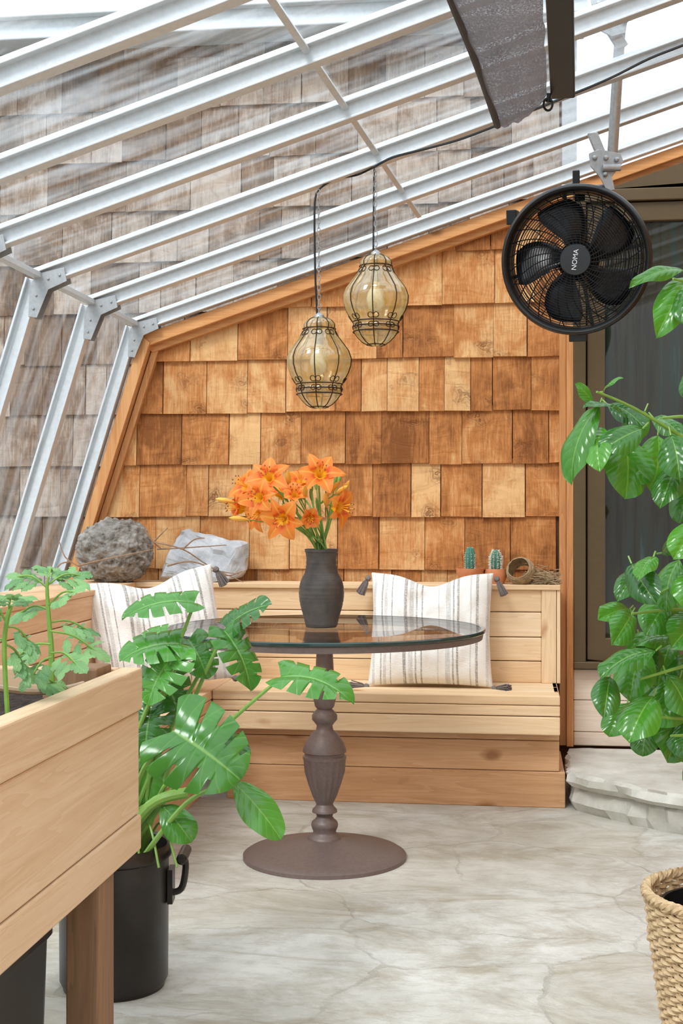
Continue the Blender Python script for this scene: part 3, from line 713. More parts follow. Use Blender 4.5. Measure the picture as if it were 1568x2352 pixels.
mb.make('front_grille',m_black,(0,0,0),fan,True)
mb=MB()
for k in range(12): mb.tube(circ(.07+k*.0145,-.118,56),.0013,4,True)
for k in range(20):
    q=k*2*math.pi/20; mb.tube([V((r*math.cos(q),r*math.sin(q),-.118)) for r in (.05,.14,.228)],.0016,4)
mb.make('rear_grille',m_black,(0,0,0),fan,True)
mb=MB(); mb.lathe([(.052,.008),(.053,.018),(.050,.023),(.03,.025),(.001,.0255)],48,(0,0,0),None,True,False); mb.make('hub_cap',plain('hub_plastic',sc(36,38,42),.35,0,.1,50,0),(0,0,0),fan,True,0,0,40)
mb=MB(); mb.lathe([(.07,-.125),(.07,-.10),(.05,-.085),(.03,-.07)],32); 
for q in (0.2,1.77,3.34,4.91): mb.beam((.05*math.cos(q),.05*math.sin(q),-.112),(.235*math.cos(q),.235*math.sin(q),-.112),.012,.01)
mb.make('motor',m_black,(0,0,0),fan,True,0,0,40)
m_bl=plain('fan_blade_plastic',sc(30,32,36),.22,0,.1,20,0)
mb=MB(); mb.lathe([(.04,-.08),(.042,-.03),(.03,-.022),(.001,-.02)],32)
for k in range(5):
    q0=k*2*math.pi/5+.35; vs=[]
    for i in range(9):
        s=i/8; r=.035+.175*s; wd=.35+.28*math.sin(math.pi*min(1,s*.8+.1)); sw=.35*s
        for j in range(7):
            t=j/6-.5; a=q0+sw+t*wd*1.5*(1 if s<.9 else .85); vs.append(V((r*math.cos(a),r*math.sin(a),-.055+t*.05)))
    mb.add(vs,[(i*7+j,i*7+j+1,(i+1)*7+j+1,(i+1)*7+j) for i in range(8) for j in range(6)])
bl=mb.make('fan_blades',m_bl,(0,0,0),fan,True,0,0,60); sm=bl.modifiers.new('s','SOLIDIFY'); sm.thickness=.002
for bx in ((-.03,.03,-.275,-.245,-.09,-.03),(-.012,.012,.24,.30,-.06,-.05),(-.235,-.2,.13,.18,-.1,-.02)):
    mb=MB(); mb.box(*bx); mb.make('mounting_bracket',m_black,(0,0,0),fan,False,.003)
tc=bpy.data.curves.new('t','FONT'); tc.body='NOMA'; tc.size=.023; tc.extrude=.0006; tc.align_x='CENTER'; tc.align_y='CENTER'
to=bpy.data.objects.new('t',tc); S.collection.objects.link(to); bpy.context.view_layer.update()
me=bpy.data.meshes.new_from_object(to.evaluated_get(bpy.context.evaluated_depsgraph_get())); bpy.data.objects.remove(to)
me.materials.clear(); me.materials.append(plain('logo_white',sc(215,215,218),.5))
lo=bpy.data.objects.new('logo_text',me); S.collection.objects.link(lo); lo.parent=fan; lo.location=(.0,0,.0262); lo.rotation_euler=(0,0,math.radians(82))

# steel vent arm
ao=at(1395,375,4.42); arm=empty('roof_vent_arm','galvanised steel pole with clamp plates under roof','bracket',ao)
mb=MB(); a=at(1405,372,4.42); b=at(1432,-60,4.2); mb.tube([a,b],.0175,20); mb.make('pole',m_gal,ao,arm)
def plate(mb,pts,t,th=.006):
    w=[at(x,y,t) for x,y in pts]; n=len(w); vs=w+[p+FW*th for p in w]
    mb.add(vs,[tuple(range(n)),tuple(range(2*n-1,n-1,-1))]+[(i,i+n,(i+1)%n+n,(i+1)%n) for i in range(n)])
mb=MB(); plate(mb,[(1352,352),(1375,342),(1425,352),(1432,372),(1405,405),(1412,436),(1394,440),(1378,408),(1356,382)],4.39)
for x,y in ((1366,362),(1392,362),(1416,366),(1390,400)): mb.ball(at(x,y,4.385),.009,10)
plate(mb,[(1350,305),(1372,303),(1392,352),(1372,358)],4.40,.02)
mb.tube([at(1383,385,4.38),at(1425,385,4.38)],.012,12)
mb.make('clamp_plate',m_gal,ao,arm,False,.002)
mb=MB(); plate(mb,[(1355,-8),(1462,-15),(1470,18),(1440,52),(1436,76),(1404,84),(1378,70),(1362,30)],4.12)
for x,y in ((1375,8),(1455,2),(1392,50),(1440,18)): mb.ball(at(x,y,4.11),.010,10)
mb.beam(at(1405,70,4.15),at(1430,110,4.18),.035,.02,FW)
mb.lathe([(.02,-.04),(.026,-.03),(.026,.03),(.02,.04)],20,at(1440,15,4.11))
mb.make('clamp_plate',m_gal,ao,arm,False,.002)
mb=MB(); mb.tube([at(1402,425,4.42),fc+yf*.24-zf*.06],.006,8); mb.make('hanger_rod',m_gal,ao,arm)

# roller shade
so=at(1200,200,3.0); sh=empty('roller_shade','dark mesh roof shade sagging beside black rail','shade',so)
Ln=[((1143,290),3.0),((1095,150),2.8),((1035,0),2.62),((915,-310),2.2)]; Rn=[((1256,215),3.0),((1252,110),2.8),((1246,0),2.62),((1230,-240),2.2)]
Lp=spline([at(*p,t) for p,t in Ln],8); Rp=spline([at(*p,t) for p,t in Rn],8)
mb=MB(); vs=[]; W_=24
for i,(a,b) in enumerate(zip(Lp,Rp)):
    for j in range(W_+1):
        s=j/W_; p=a.lerp(b,s); p=p-UP*(.024*math.sin(math.pi*min(1,s*1.02))**.8)+UP*.010*noise.noise(V((i*.25,s*5,0)))-FW*.02*noise.noise(V((i*.4,s*7,4))); vs.append(p)
nR=len(Lp); mb.add(vs,[(i*(W_+1)+j,i*(W_+1)+j+1,(i+1)*(W_+1)+j+1,(i+1)*(W_+1)+j) for i in range(nR-1) for j in range(W_)])
f=mb.make('shade_fabric',m_mesh,so,sh,True,0,0,60)
mb=MB(); mb.tube(Lp,.008,6); mb.make('shade_hem',plain('hem_cloth',sc(70,62,60),.8),so,sh)
mb=MB(); mb.beam(at(1292,205,3.02),at(1281,-150,2.45),.056,.05,V((0,0,1)))
mb.make('shade_rail',m_black,so,sh,False,.004)
mb=MB(); mb.tube([at(1258,240,3.0)+RT*.010*math.cos(a/16*6.283)+UP*.014*math.sin(a/16*6.283) for a in range(16)],.003,6,True); mb.tube([at(1260,215,3.0),at(1258,235,3.0)],.005,6)
mb.make('pull_ring',m_black,so,sh)

# ------------------------------------------------------------ ledge things
hn=on_y(266,1276,5.255); hn.z=.945
def blob(name,mat,c,rad,fn,sub,label,cat):
    bm=bmesh.new(); bmesh.ops.create_icosphere(bm,subdivisions=sub,radius=1)
    for v in bm.verts: v.co=fn(v.co.copy(),rad)
    me=bpy.data.meshes.new(name); bm.to_mesh(me); bm.free(); me.materials.append(mat)
    for p in me.polygons: p.use_smooth=True
    o=bpy.data.objects.new(name,me); S.collection.objects.link(o); o.location=c; tag(o,label,cat); return o
mn=M('nest_paper'); cc=mn.coord(); nv_=mn.N('ShaderNodeTexVoronoi'); nv_.inputs['Scale'].default_value=1; nv_.feature='F1'
nq=mn.N('ShaderNodeTexNoise'); nq.inputs['Scale'].default_value=14; nq.inputs['Detail'].default_value=5; mn.L(cc,nq.inputs['Vector'])
q2=mn.N('ShaderNodeVectorMath',operation='MULTIPLY_ADD'); mn.L(nq.outputs['Color'],q2.inputs[0]); q2.inputs[1].default_value=(.07,)*3; mn.L(cc,q2.inputs[2]); mn.L(mn.mapping(q2.outputs[0],(22,22,38)),nv_.inputs['Vector'])
nz=mn.noise(cc,34,8,.8); sca=nv_.outputs['Distance']
mn.L(mn.ramp(mn.math('ADD',mn.math('MULTIPLY',sca,.25),mn.math('MULTIPLY',nz,.75)),[(.34,sc(96,82,70)),(.47,sc(172,165,156)),(.66,sc(220,216,210))]),mn.b.inputs['Base Color']); mn.set(Roughness=.95); mn.bump(mn.math('ADD',mn.math('MULTIPLY',sca,.8),nz),1.0,.018)
def nestf(v,r):
    d=1+.08*noise.noise(v*1.6)+.08*noise.noise(v*4)+.07*noise.noise(v*9)+.05*noise.noise(v*18)
    return V((v.x*r[0]*d,v.y*r[1]*d,v.z*r[2]*d*(1 if v.z>-.8 else .98)))
blob('hornet_nest',mn.m,hn,(.158,.135,.135),nestf,6,'grey papery hornet nest resting on the bench ledge','nest')
# rock
random.seed(4)
rc=at(467,1336,5.42); rc.z=.82; rc.y=5.33
out=[(370,1325),(376,1290),(392,1240),(412,1218),(440,1226),(470,1245),(520,1243),(556,1252),(566,1280),(560,1310),(540,1330),(500,1336),(420,1336)]
RK=[((x-467)/3000*5.4,(1337-y)/3000*5.4) for x,y in out]
bm=bmesh.new()
for x,z in RK:
    for yy,sx in ((-.05,.88),(-.02,1),(.03,1),(.05,.85)):
        bm.verts.new((x*sx,yy+random.uniform(-.02,.02)+(z*.25),max(0,(z-.1)*sx+.1) if z>.02 else z))
bmesh.ops.convex_hull(bm,input=bm.verts)
bmesh.ops.triangulate(bm,faces=bm.faces); bmesh.ops.subdivide_edges(bm,edges=bm.edges,cuts=5,use_grid_fill=True)
for v in bm.verts:
    d=noise.noise(v.co*14)*.018+noise.noise(v.co*35)*.009; v.co+=V((d,d*1.2,d*.6 if v.co.z>.02 else 0)); v.co.z=max(0,v.co.z)
me=bpy.data.meshes.new('rock'); bm.to_mesh(me); bm.free(); me.materials.append(m_rock); ro=bpy.data.objects.new('rock',me); S.collection.objects.link(ro); ro.location=rc
tag(ro,'pale grey jagged stone standing on the bench ledge','rock')
mb=MB()
for pts in ([(352,1245),(420,1262),(480,1300),(558,1337)],[(360,1262),(430,1258),(520,1252)],[(385,1300),(440,1290),(505,1312),(548,1318)],[(330,1215),(352,1245),(372,1262)],[(352,1245),(385,1212)],[(420,1262),(445,1240),(470,1236)],[(480,1300),(520,1322),(556,1312)],[(400,1330),(460,1302),(520,1330)],[(180,1300),(150,1280),(135,1240)],[(180,1300),(240,1285),(352,1262)],[(165,1290),(140,1295),(125,1315)]):
    w=[at(x,y,5.12+.02*math.sin(x)) for x,y in pts]; w=spline(w,4); mb.tube(w,[.0038*(1-.6*i/len(w)) for i in range(len(w))],5)
tag(mb.make('twigs',m_twig,at(352,1300,5.12)),'dry brown twigs lying across the ledge','twigs')
def cactus(px,potr,poth,bowl,cr,ch,label,spiny):
    c=on_y(px,1335,5.32); c.z=.82
    e=empty('potted_cactus',label,'cactus',c)
    mb=MB()
    pr=[(potr*.5,0),(potr*.75,poth*.25),(potr*.97,poth*.7),(potr,poth),(potr*.9,poth),(potr*.85,poth*.8)] if bowl else [(potr*.75,0),(potr*.98,poth*.45),(potr,poth*.7),(potr*.86,poth),(potr*.78,poth),(potr*.8,poth*.8)]
    mb.lathe(pr,36); mb.make('pot',m_terra,(0,0,0),e,True,0,0,60)
    mb=MB(); pr=[(cr*.75,poth*.8),(cr*.95,poth*.8+ch*.3),(cr,poth*.8+ch*.65),(cr*.8,poth*.8+ch*.88),(cr*.4,poth*.8+ch*.98),(.001,poth*.8+ch)]
    mb.lathe(pr,60,(0,0,0),lambda r,z,q,i:r*(1+.10*math.cos(q*10)),False,False); mb.make('cactus_body',m_cactus,(0,0,0),e,True,0,0,180)
    mb=MB(); rr=random.Random(px)
    for k in range(10):
        q=k*2*math.pi/10
        for j in range(14):
            z=poth*.8+ch*(j+.5)/14.2; r=cr*(1.08 if j<10 else 1.05-(j-9)*.16)
            for m_ in range(5 if spiny else 2):
                d=V((math.cos(q)+rr.uniform(-.6,.6),math.sin(q)+rr.uniform(-.6,.6),rr.uniform(-.5,.8))).normalized()
                p=V((r*math.cos(q),r*math.sin(q),z)); mb.tube([p,p+d*(.010 if spiny else .005)],[.0009,.0004],3)
    mb.make('spines',m_spine,(0,0,0),e,False)
cactus(1079,.057,.062,True,.019,.10,'blue-green column cactus in shallow terracotta bowl',False)
cactus(1138,.045,.060,False,.019,.09,'small white-spined cactus in round terracotta pot',True)
# bird nest
bn=on_y(1222,1335,5.31); bn.z=.82; e=empty('bird_nest','tipped woven bird nest with loose straw on ledge','nest',bn)
mb=MB(); rr=random.Random(3)
for k in range(230):
    a0=rr.uniform(0,6.28); h=rr.random(); R_=.022+.034*math.sin(math.pi*min(1,h*.55+.22)); pts=[]
    for j in range(9):
        a=a0+j*.28; loc=V((R_*math.cos(a)*rr.uniform(.95,1.05),R_*math.sin(a),-.03+h*.065+rr.uniform(-.003,.003)))
        pts.append(Matrix.Rotation(math.radians(-20),3,'Z')@Matrix.Rotation(math.radians(62),3,'X')@loc)
    mb.tube([p+V((-.045,-.01,.050)) for p in pts],.0018,4)
mb.make('woven_cup',m_straw,(0,0,0),e)
mb=MB()
for k in range(420):
    c=V((rr.uniform(-.02,.10),rr.gauss(0,.02),abs(rr.gauss(.016,.02)))); a=rr.uniform(-.9,.9)+(3.14 if rr.random()<.5 else 0); L=rr.uniform(.012,.032); cv=rr.uniform(-.02,.02)
    d=V((math.cos(a),math.sin(a)*.5,rr.uniform(-.3,.3))); n_=V((-d.y,d.x,.3)); p=[c-d*L,c+n_*cv,c+d*L]; p=[V((q.x,q.y,max(.002,q.z))) for q in p]
    mb.tube(spline(p,3),.0012,3)
mb.make('loose_straw',m_straw,(0,0,0),e)

# ------------------------------------------------------------ planter
PO=V((-1.0,1.6,0)); pl=empty('raised_planter','raised pine garden planter box on legs','planter',PO)
x1=-.708; x0=-1.40; y0=.75; y1=2.43
mb=MB()
mb.box(x1-.038,x1+.004,y0,y1,.732,.8125); mb.box(x1-.035,x1-.002,y0,y1-.002,.534,.730); mb.box(x1-.035,x1+.002,y0,y1,.465,.532)
mb.box(x0,x0+.035,y0,y1,.732,.8125); mb.box(x0,x0+.035,y0,y1,.465,.730)
mb.make('side_boards',m_plY,PO,pl,False,.004)
for yy in (y0,y1-.035): 
    mb=MB(); mb.box(x0+.036,x1-.039,yy,yy+.035,.465,.8125); mb.make('end_board',m_plX,PO,pl,False,.004)
mb=MB(); mb.box(x1-.15,x1-.045,y1-.125,y1-.037,.6,.824); mb.make('corner_post',m_plZ,PO,pl,False,.004)
mb=MB(); mb.box(x0+.036,x1-.036,y0+.036,y1-.036,.47,.49); mb.make('bottom_board',m_plX,PO,pl,False)
for lx in (x1-.068,x0+.01):
    for ly in (2.20,.85):
        mb=MB(); mb.box(lx,lx+.06,ly,ly+.09,0,.464); mb.make('leg',m_plZ,PO,pl,False,.004)
mb=MB(); nx_,ny_=34,70; vs=[]
for i in range(nx_+1):
    for j in range(ny_+1):
        x=x0+.04+(x1-x0-.08)*i/nx_; y=y0+.04+(y1-y0-.08)*j/ny_; vs.append((x,y,.765+.018*noise.noise(V((x*7,y*7,0)))+.014*noise.noise(V((x*30,y*30,2)))))
mb.add(vs,[(i*(ny_+1)+j,(i+1)*(ny_+1)+j,(i+1)*(ny_+1)+j+1,i*(ny_+1)+j+1) for i in range(nx_) for j in range(ny_)])
mb.make('soil',m_soil,PO,pl,True)
mb=MB(); mb.tube(spline([at(-40,1575,2.1),at(60,1588,2.15),at(140,1584,2.2),at(190,1572,2.28)],6),.006,8)
tag(mb.make('garden_hose',plain('hose',sc(190,165,145),.6),at(60,1588,2.15)),'thin beige watering tube across planter','hose')
to_=V((-1.16,1.88,0)); e=empty('shade_fill_tub','black plastic tub added to fill the shade beneath the planter','tub',to_)  # tub added for a dark shape, made tall to fill the shade under the planter
mb=MB(); 
def rrect(w,d,r,n=6):
    o=[]
    for cx,cy,a0 in ((w-r,d-r,0),(-w+r,d-r,90),(-w+r,-d+r,180),(w-r,-d+r,270)):
        for k in range(n+1): a=math.radians(a0+90*k/n); o.append((cx+r*math.cos(a),cy+r*math.sin(a)))
    return o
lv=[(0,.36,.29),(.38,.372,.295),(.39,.38,.30),(.425,.38,.30),(.425,.36,.285),(.06,.33,.26)]
vs=[];n=28
for z,w,d in lv: vs+=[(x+to_.x,y+to_.y,z) for x,y in rrect(w,d,.04)]
mb.add(vs,[(k*n+j,k*n+(j+1)%n,(k+1)*n+(j+1)%n,(k+1)*n+j) for k in range(len(lv)-1) for j in range(n)]+[tuple(range(n-1,-1,-1)),tuple(range((len(lv)-1)*n,len(lv)*n))])
mb.make('tub_body',m_black,to_,e,True,0,0,40)

# ------------------------------------------------------------ leaves
def leaf(mb,B,T,width,N,droop=.12,fold=.15,kind='ovate',rows=14,cols=3,side=0,mi=0,seed=0):
    B=V(B);T=V(T); y=T-B; L=y.length; y.normalize(); n=V(N); n=(n-y*n.dot(y)); n=n.normalized() if n.length>1e-5 else y.orthogonal().normalized(); x=y.cross(n)
    if kind=='monstera': rows=110; cols=6
    vs=[];uv=[]
    for i in range(rows+1):
        s=i/rows; cut=[1.0,1.0]
        if kind=='monstera':
            hw=width/2*(1-.42*((.3-s)/.3)**2 if s<.3 else max(0,1-((s-.3)/.7)**2)**.85)
            fwf=-.62+1.15*s
            for si in (0,1):
                for k,c in enumerate((.20,.36,.52,.68) if (seed+si)%2 else (.27,.44,.60,.76)):
                    if abs(s-c)<.0165: cut[si]=.40+.18*((k+seed)%2)
        elif kind=='tomato':
            hw=width/2*(s**.5*(1-s)**.7*2.0)*(1-.28*((i%4)==3)); fwf=.4
        else:
            hw=width/2*(s**.62*(1-s)**.72*2.5); fwf=.32
        for j in range(-cols,cols+1):
            t=j/cols; tt=t*cut[0 if t<0 else 1]; lat=tt*hw; al=abs(lat)/(width/2+1e-6)
            wav=.022*L*math.sin(s*11+seed+t*2)*abs(t)
            h=droop*L*4*s*(1-s)*.9+(fold*al-fold*1.3*al*al)*width*.5*2+wav
            vs.append(B+y*(L*s+fwf*abs(tt)*hw)+x*(lat+side*L*s*s)+n*h); uv.append((tt,s))
    c=2*cols+1
    mb.add(vs,[(i*c+j,i*c+j+1,(i+1)*c+j+1,(i+1)*c+j) for i in range(rows) for j in range(c-1)],uv,mi)
C3=lambda r,u,c: RT*r+UP*u+cdir*c
# monstera
pc=at(262,2000,3.07); PX,PY=pc.x,pc.y
pot=empty('plant_pot','tall black metal boiler pot with side handles','pot',(PX,PY,0))
mb=MB(); mb.lathe([(.118,0),(.120,.01),(.126,.02),(.128,.30),(.134,.305),(.135,.325),(.130,.335),(.124,.33),(.122,.28)],64,(PX,PY,0),None,True,False); mb.make('pot_body',m_blackm,(PX,PY,0),pot,True,0,0,40)
for sgn in (1,-1):
    d=RT*sgn; c=V((PX,PY,.245))+d*.128; mb=MB()
    mb.obox(c+d*.006+V((0,0,-.01)),(.012,.05,.08),Matrix((d,UP.cross(d),UP)).transposed())
    mb.tube(spline([c+V((0,0,-.03)),c+d*.03+V((0,0,-.02)),c+d*.04+V((0,0,.03)),c+d*.035+V((0,0,.06))],5),.008,8)
    p=c+d*.036+V((0,0,.06)); mb.tube([p-FW*.05,p-FW*.045,p,p+FW*.045,p+FW*.05],[.008,.013,.013,.013,.008],12)
    mb.make('handle',m_blackm,(PX,PY,0),pot,True,0,0,40)
mb=MB(); mb.lathe([(.001,.30),(.06,.298),(.121,.292)],32,(PX,PY,0)); mb.make('soil',m_soil,(PX,PY,0),pot,True)
mo=V((PX,PY,.30)); e=empty('monstera','glossy green split-leaf monstera growing from black pot','plant',mo)
leaves=[
 ((446,1385),(280,1425),110,3.0,(.0,.9,.45),.15,'monstera'),
 ((520,1442),(624,1388),115,3.05,(-.2,.85,.5),.10,'monstera'),
 ((515,1450),(575,1588),120,3.0,(.7,.35,.6),.12,'monstera'),
 ((645,1556),(812,1618),135,2.95,(.25,.8,.45),.18,'monstera'),
 ((400,1680),(552,1792),225,2.85,(.1,.5,.9),.10,'monstera'),
 ((535,1795),(645,1928),90,2.9,(.35,.5,.8),.08,'ovate'),
 ((415,1480),(275,1520),140,3.0,(-.2,.85,.5),.14,'monstera'),
 ((405,1500),(340,1620),140,2.98,(-.4,.5,.7),.12,'monstera'),
 ((432,1470),(475,1560),110,3.05,(.4,.5,.7),.12,'monstera'),
 ((372,1850),(440,1935),80,3.0,(.2,.5,.8),.1,'ovate'),
 ((345,1720),(345,1850),90,3.1,(-.2,.3,.9),.1,'ovate'),
 ((470,1700),(566,1752),125,2.95,(.3,.8,.5),.15,'monstera'),
 ((350,1620),(335,1740),120,3.05,(-.3,.4,.9),.1,'monstera'),
 ((370,1540),(415,1650),110,3.12,(.1,.5,.8),.1,'monstera'),
 ((385,1450),(320,1480),90,3.1,(-.2,.9,.4),.12,'monstera'),
]
mbl=MB(); mbs=MB()
for i,(b,t_,w,d,nv,dr,kd) in enumerate(leaves):
    B=at(*b,d); T=at(*t_,d-.03); leaf(mbl,B,T,w/F*d,C3(*nv),dr,.24,kd,seed=i,rows=18)
    rr=random.Random(i*3); st=mo+V((rr.uniform(-.02,.07),rr.uniform(-.05,.05),-.01))
    mid=st.lerp(B,.5)+V((-.02*(1 if b[0]<450 else -.3),0,.05)); mbs.tube(spline([st,mid,B],8),[.0075-.004*k/16 for k in range(17)],8)
mbl.make('foliage',m_mon,mo,e,True,0,0,180); mbs.make('leaf_stalks',m_pet,mo,e)
mb=MB()
for k in range(4):
    a=mo+V((.02*k,.01*k,0)); mb.tube(spline([a,a+V((.03+.01*k,-.05,.09)),a+V((.05+.02*k,-.1,.0)) ],5),.003,6)
mb.tube(spline([mo,at(345,1850,3.0),at(430,1820,3.0)],6),.013,10)
mb.make('trunk',m_pet,mo,e)

# tomato
to=at(120,1590,2.2); to.z=.765; e=empty('tomato_plant','young tomato plant with lobed leaves in the planter soil','plant',to)
mbl=MB(); mbs=MB(); rr=random.Random(5)
stem=spline([to,at(118,1500,2.2),at(112,1420,2.2),at(108,1350,2.2),at(112,1325,2.2)],6); mbs.tube(stem,[.006-.004*k/len(stem) for k in range(len(stem))],8)
st2=at(20,1600,2.0); st2.z=.765
stem2=spline([st2,at(10,1500,2.0),at(15,1430,2.0),at(25,1390,2.0)],6); mbs.tube(stem2,.004,6)
cl_=[((108,1350),(40,1325),2.2),((108,1345),(185,1322),2.2),((112,1330),(120,1312),2.2),((112,1390),(175,1360),2.15),((112,1400),(45,1410),2.2),((112,1430),(205,1450),2.2),
 ((115,1450),(225,1500),2.18),((116,1480),(40,1510),2.1),((118,1500),(180,1530),2.1),((15,1430),(-30,1390),2.0),((15,1440),(70,1480),2.0),((12,1480),(60,1540),2.0),((14,1470),(-40,1500),2.0),((20,1400),(30,1370),2.0),((118,1510),(70,1560),2.1),((60,1575),(130,1570),2.15)]
for i,(b,t_,d) in enumerate(cl_):
    B=at(*b,d);T=at(*t_,d-.05+.1*rr.random()); ax=(T-B); L=ax.length; ax.normalize(); nn=C3(rr.uniform(-.3,.3),.9,.5); sd=ax.cross(nn).normalized()
    mid=B.lerp(T,.5)+UP*.01; mbs.tube(spline([B,mid,T],4),.0018,5)
    leaf(mbl,B.lerp(T,.75),T+ax*.022-UP*.006,.030,nn,.1,.2,'tomato',16,3,seed=i)
    for k,f in enumerate((.35,.58,.78)):
        for sg in (-1,1):
            p=B.lerp(T,f); q=p+sd*sg*(.018+.006*k)+ax*.014-UP*.006; leaf(mbl,p,q+sd*sg*.008,.018,nn+sd*sg*.2,.1,.2,'tomato',12,2,seed=i+k)
mbl.make('foliage',m_tom,to,e,True,0,0,180); mbs.make('stem',m_stem,to,e)

# ------------------------------------------------------------ basket and citrus tree
bc=at(1690,2200,2.62); BXc,BYc=bc.x,bc.y
bk=empty('woven_basket','tapered natural wicker basket holding a nursery pot','basket',(BXc,BYc,0))
mw=M('wicker'); g=mw.noise(mw.coord(),60,4,.6); mw.L(mw.ramp(g,[(.3,sc(168,138,100)),(.7,sc(216,192,154))]),mw.b.inputs['Base Color']); mw.set(Roughness=.7); mw.bump(g,.3,.002)
mb=MB(); rows=34; Hb=.335
for k in range(rows):
    z=.008+Hb*k/rows; r=.125+.05*(z/Hb)**.8
    if 24<=k<=25: r+=.003
    n=150; pts=[]
    for j in range(n):
        q=2*math.pi*j/n; rr_=r+.0042*math.sin(q*25+math.pi*(k%2)); pts.append(V((BXc+rr_*math.cos(q),BYc+rr_*math.sin(q),z+.0012*math.cos(q*25))))
    mb.tube(pts,.0052,5,True)
for k in range(50):
    q=2*math.pi*k/50+.03; mb.tube([V((BXc+r*math.cos(q),BYc+r*math.sin(q),z)) for r,z in ((.124,.0),(.150,Hb*.45),(.174,Hb))],.0032,5)
mb.make('basket_body',mw.m,(BXc,BYc,0),bk,True)
mb=MB()
for s_ in range(3):
    mb.tube([V((BXc+(.177+.006*math.cos(q*22+s_*2.09))*math.cos(q),BYc+(.177+.006*math.cos(q*22+s_*2.09))*math.sin(q),Hb+.008+.006*math.sin(q*22+s_*2.09))) for q in [2*math.pi*j/200 for j in range(200)]],.006,5,True)
mb.make('rim',mw.m,(BXc,BYc,0),bk,True)
nc=empty('nursery_pot','black plastic nursery pot inside the wicker basket','pot',(BXc,BYc,.012))
mb=MB(); mb.lathe([(.10,.012),(.14,.29),(.15,.295),(.15,.32),(.143,.32),(.138,.27)],48,(BXc,BYc,0),None,True,True); mb.make('pot_body',m_black,(BXc,BYc,.012),nc,True,0,0,40)
mb=MB(); mb.lathe([(.001,.285),(.07,.283),(.137,.278)],32,(BXc,BYc,0)); mb.make('soil',m_soil,(BXc,BYc,.012),nc,True)
co0=V((BXc,BYc,.28)); e=empty('citrus_tree','leafy green citrus tree with glossy drooping leaves in basket','plant',co0)
mbl=MB(); mbs=MB()
trunk=spline([co0,at(1675,1900,2.62),at(1668,1600,2.62),at(1655,1250,2.6),at(1660,950,2.6),at(1650,650,2.6),at(1660,500,2.6)],6); mbs.tube(trunk,[.012-.007*k/len(trunk) for k in range(len(trunk))],10)
br=[[(1655,1060),(1560,1000),(1450,935),(1370,900)],[(1655,1300),(1580,1330),(1500,1370)],[(1660,1500),(1570,1530),(1470,1560)],[(1668,1650),(1560,1650),(1450,1640)],[(1650,720),(1600,660),(1545,640)],[(1655,1000),(1590,960),(1520,960)],[(1660,1420),(1560,1400),(1450,1410)],[(1668,1700),(1600,1690),(1540,1690)]]
for b in br:
    w=spline([at(x,y,2.55-.05*i) for i,(x,y) in enumerate(b)],5); mbs.tube(w,[.005-.003*k/len(w) for k in range(len(w))],6)
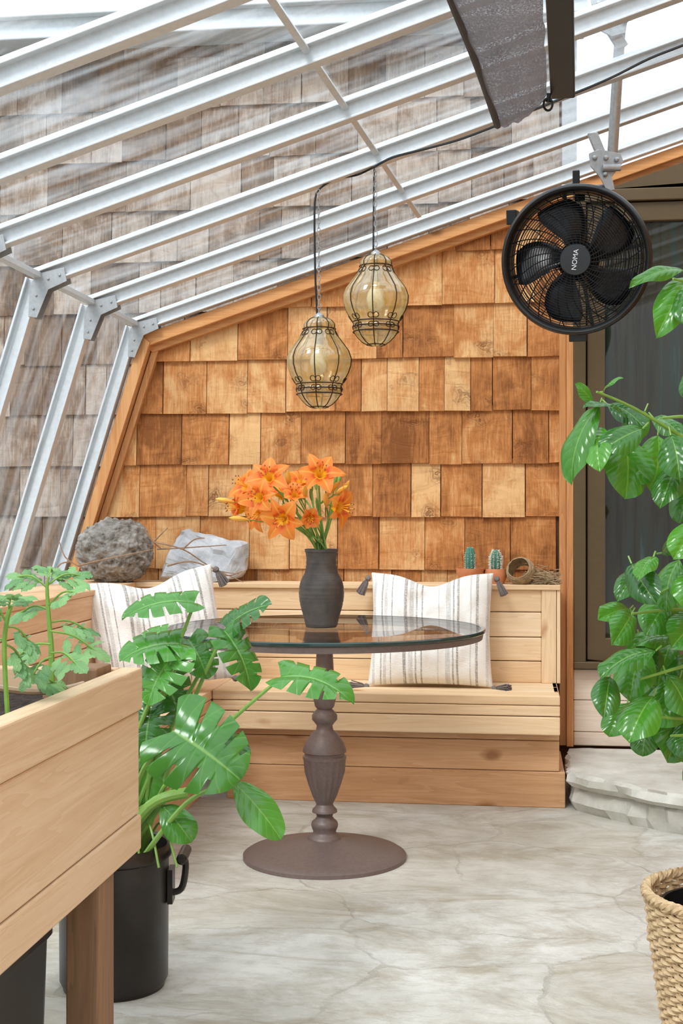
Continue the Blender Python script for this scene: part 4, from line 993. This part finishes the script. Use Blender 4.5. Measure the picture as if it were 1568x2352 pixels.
LV=[
 ((1375,935),(1300,1112),92),((1360,930),(1320,880),36),((1385,900),(1430,873),22),((1370,985),(1388,1080),74),((1440,960),(1330,935),50),((1395,930),(1485,985),66),
 ((1430,990),(1425,1145),120),((1475,985),(1385,1045),84),((1510,1000),(1490,1130),110),((1500,960),(1572,1015),72),((1480,945),(1445,1005),64),((1540,1000),(1570,1100),92),((1400,1010),(1485,1115),96),((1560,1060),(1525,1170),80),
 ((1570,622),(1448,664),50),((1585,640),(1490,765),84),((1600,650),(1560,745),74),((1590,690),(1620,620),60),
 ((1450,1295),(1505,1390),82),((1485,1305),(1408,1378),64),((1500,1280),(1470,1335),54),((1560,1285),(1525,1405),96),((1445,1400),(1382,1432),72),((1450,1410),(1398,1475),74),((1545,1375),(1475,1455),94),((1560,1400),(1590,1490),88),((1520,1270),(1575,1240),54),
 ((1505,1495),(1382,1560),90),((1480,1500),(1435,1610),104),((1540,1480),(1495,1620),124),((1400,1555),(1376,1645),74),((1560,1560),(1515,1675),108),((1500,1600),(1440,1705),106),((1440,1615),(1405,1695),76),((1555,1615),(1528,1750),112),((1490,1650),(1478,1738),76),((1580,1500),(1560,1610),100),((1590,1650),(1570,1745),100),((1560,1470),(1435,1492),84),((1600,1420),(1535,1485),96),((1590,1550),(1610,1660),100),((1530,1550),(1575,1650),92),((1470,1465),(1505,1545),76),
 ((1600,1000),(1580,1125),100),((1620,1080),(1565,1205),100),((1600,1200),(1555,1290),86),((1600,1310),(1570,1405),96)]
rr=random.Random(8)
for i,(b,t_,w) in enumerate(LV):
    d=2.40+.22*rr.random(); B=at(*b,d+.02);T=at(*t_,d-.03+rr.uniform(-.03,.03)); leaf(mbl,B,T,w/F*d*.95,C3(rr.uniform(-.8,.5),rr.uniform(.2,1.1),.7),.14,.38,'ovate',20,4,side=rr.uniform(-.1,.1),seed=i)
    mbs.tube([B+(B-T).normalized()*.015+UP*.004,B],.0018,5)
for i in range(60):
    c=at(rr.uniform(1600,1800),rr.choice([rr.uniform(600,1150),rr.uniform(1250,1750)]),rr.uniform(2.5,2.8)); T=c+V((rr.uniform(-.05,.05),rr.uniform(-.05,.05),-rr.uniform(.06,.1)))
    leaf(mbl,c,T,.07,V((rr.uniform(-1,1),rr.uniform(-1,1),.6)),.1,.3,'ovate',12,3,seed=i)
mbl.make('foliage',m_lem,co0,e,True,0,0,180); mbs.make('branches',m_stem,co0,e)

# ------------------------------------------------------------ light
w=bpy.data.worlds.new('world'); S.world=w; w.use_nodes=True; nt=w.node_tree; bg=nt.nodes['Background']
tc_=nt.nodes.new('ShaderNodeTexCoord'); sx=nt.nodes.new('ShaderNodeSeparateXYZ'); nt.links.new(tc_.outputs['Generated'],sx.inputs[0])
rp=nt.nodes.new('ShaderNodeValToRGB'); nt.links.new(sx.outputs[2],rp.inputs[0]); e_=rp.color_ramp.elements
e_[0].position=0.0; e_[0].color=(.30,.32,.33,1); e_[1].position=.75; e_[1].color=(.90,.96,1,1)
k_=e_.new(.2); k_.color=(.52,.57,.61,1)
nt.links.new(rp.outputs[0],bg.inputs[0]); bg.inputs[1].default_value=2.5
sl=bpy.data.lights.new('sun','SUN'); sl.energy=2.6; sl.angle=math.radians(18); sl.color=(1,.99,.97); so_=bpy.data.objects.new('sun',sl); S.collection.objects.link(so_)
so_.rotation_euler=(math.radians(38),math.radians(-22),0)
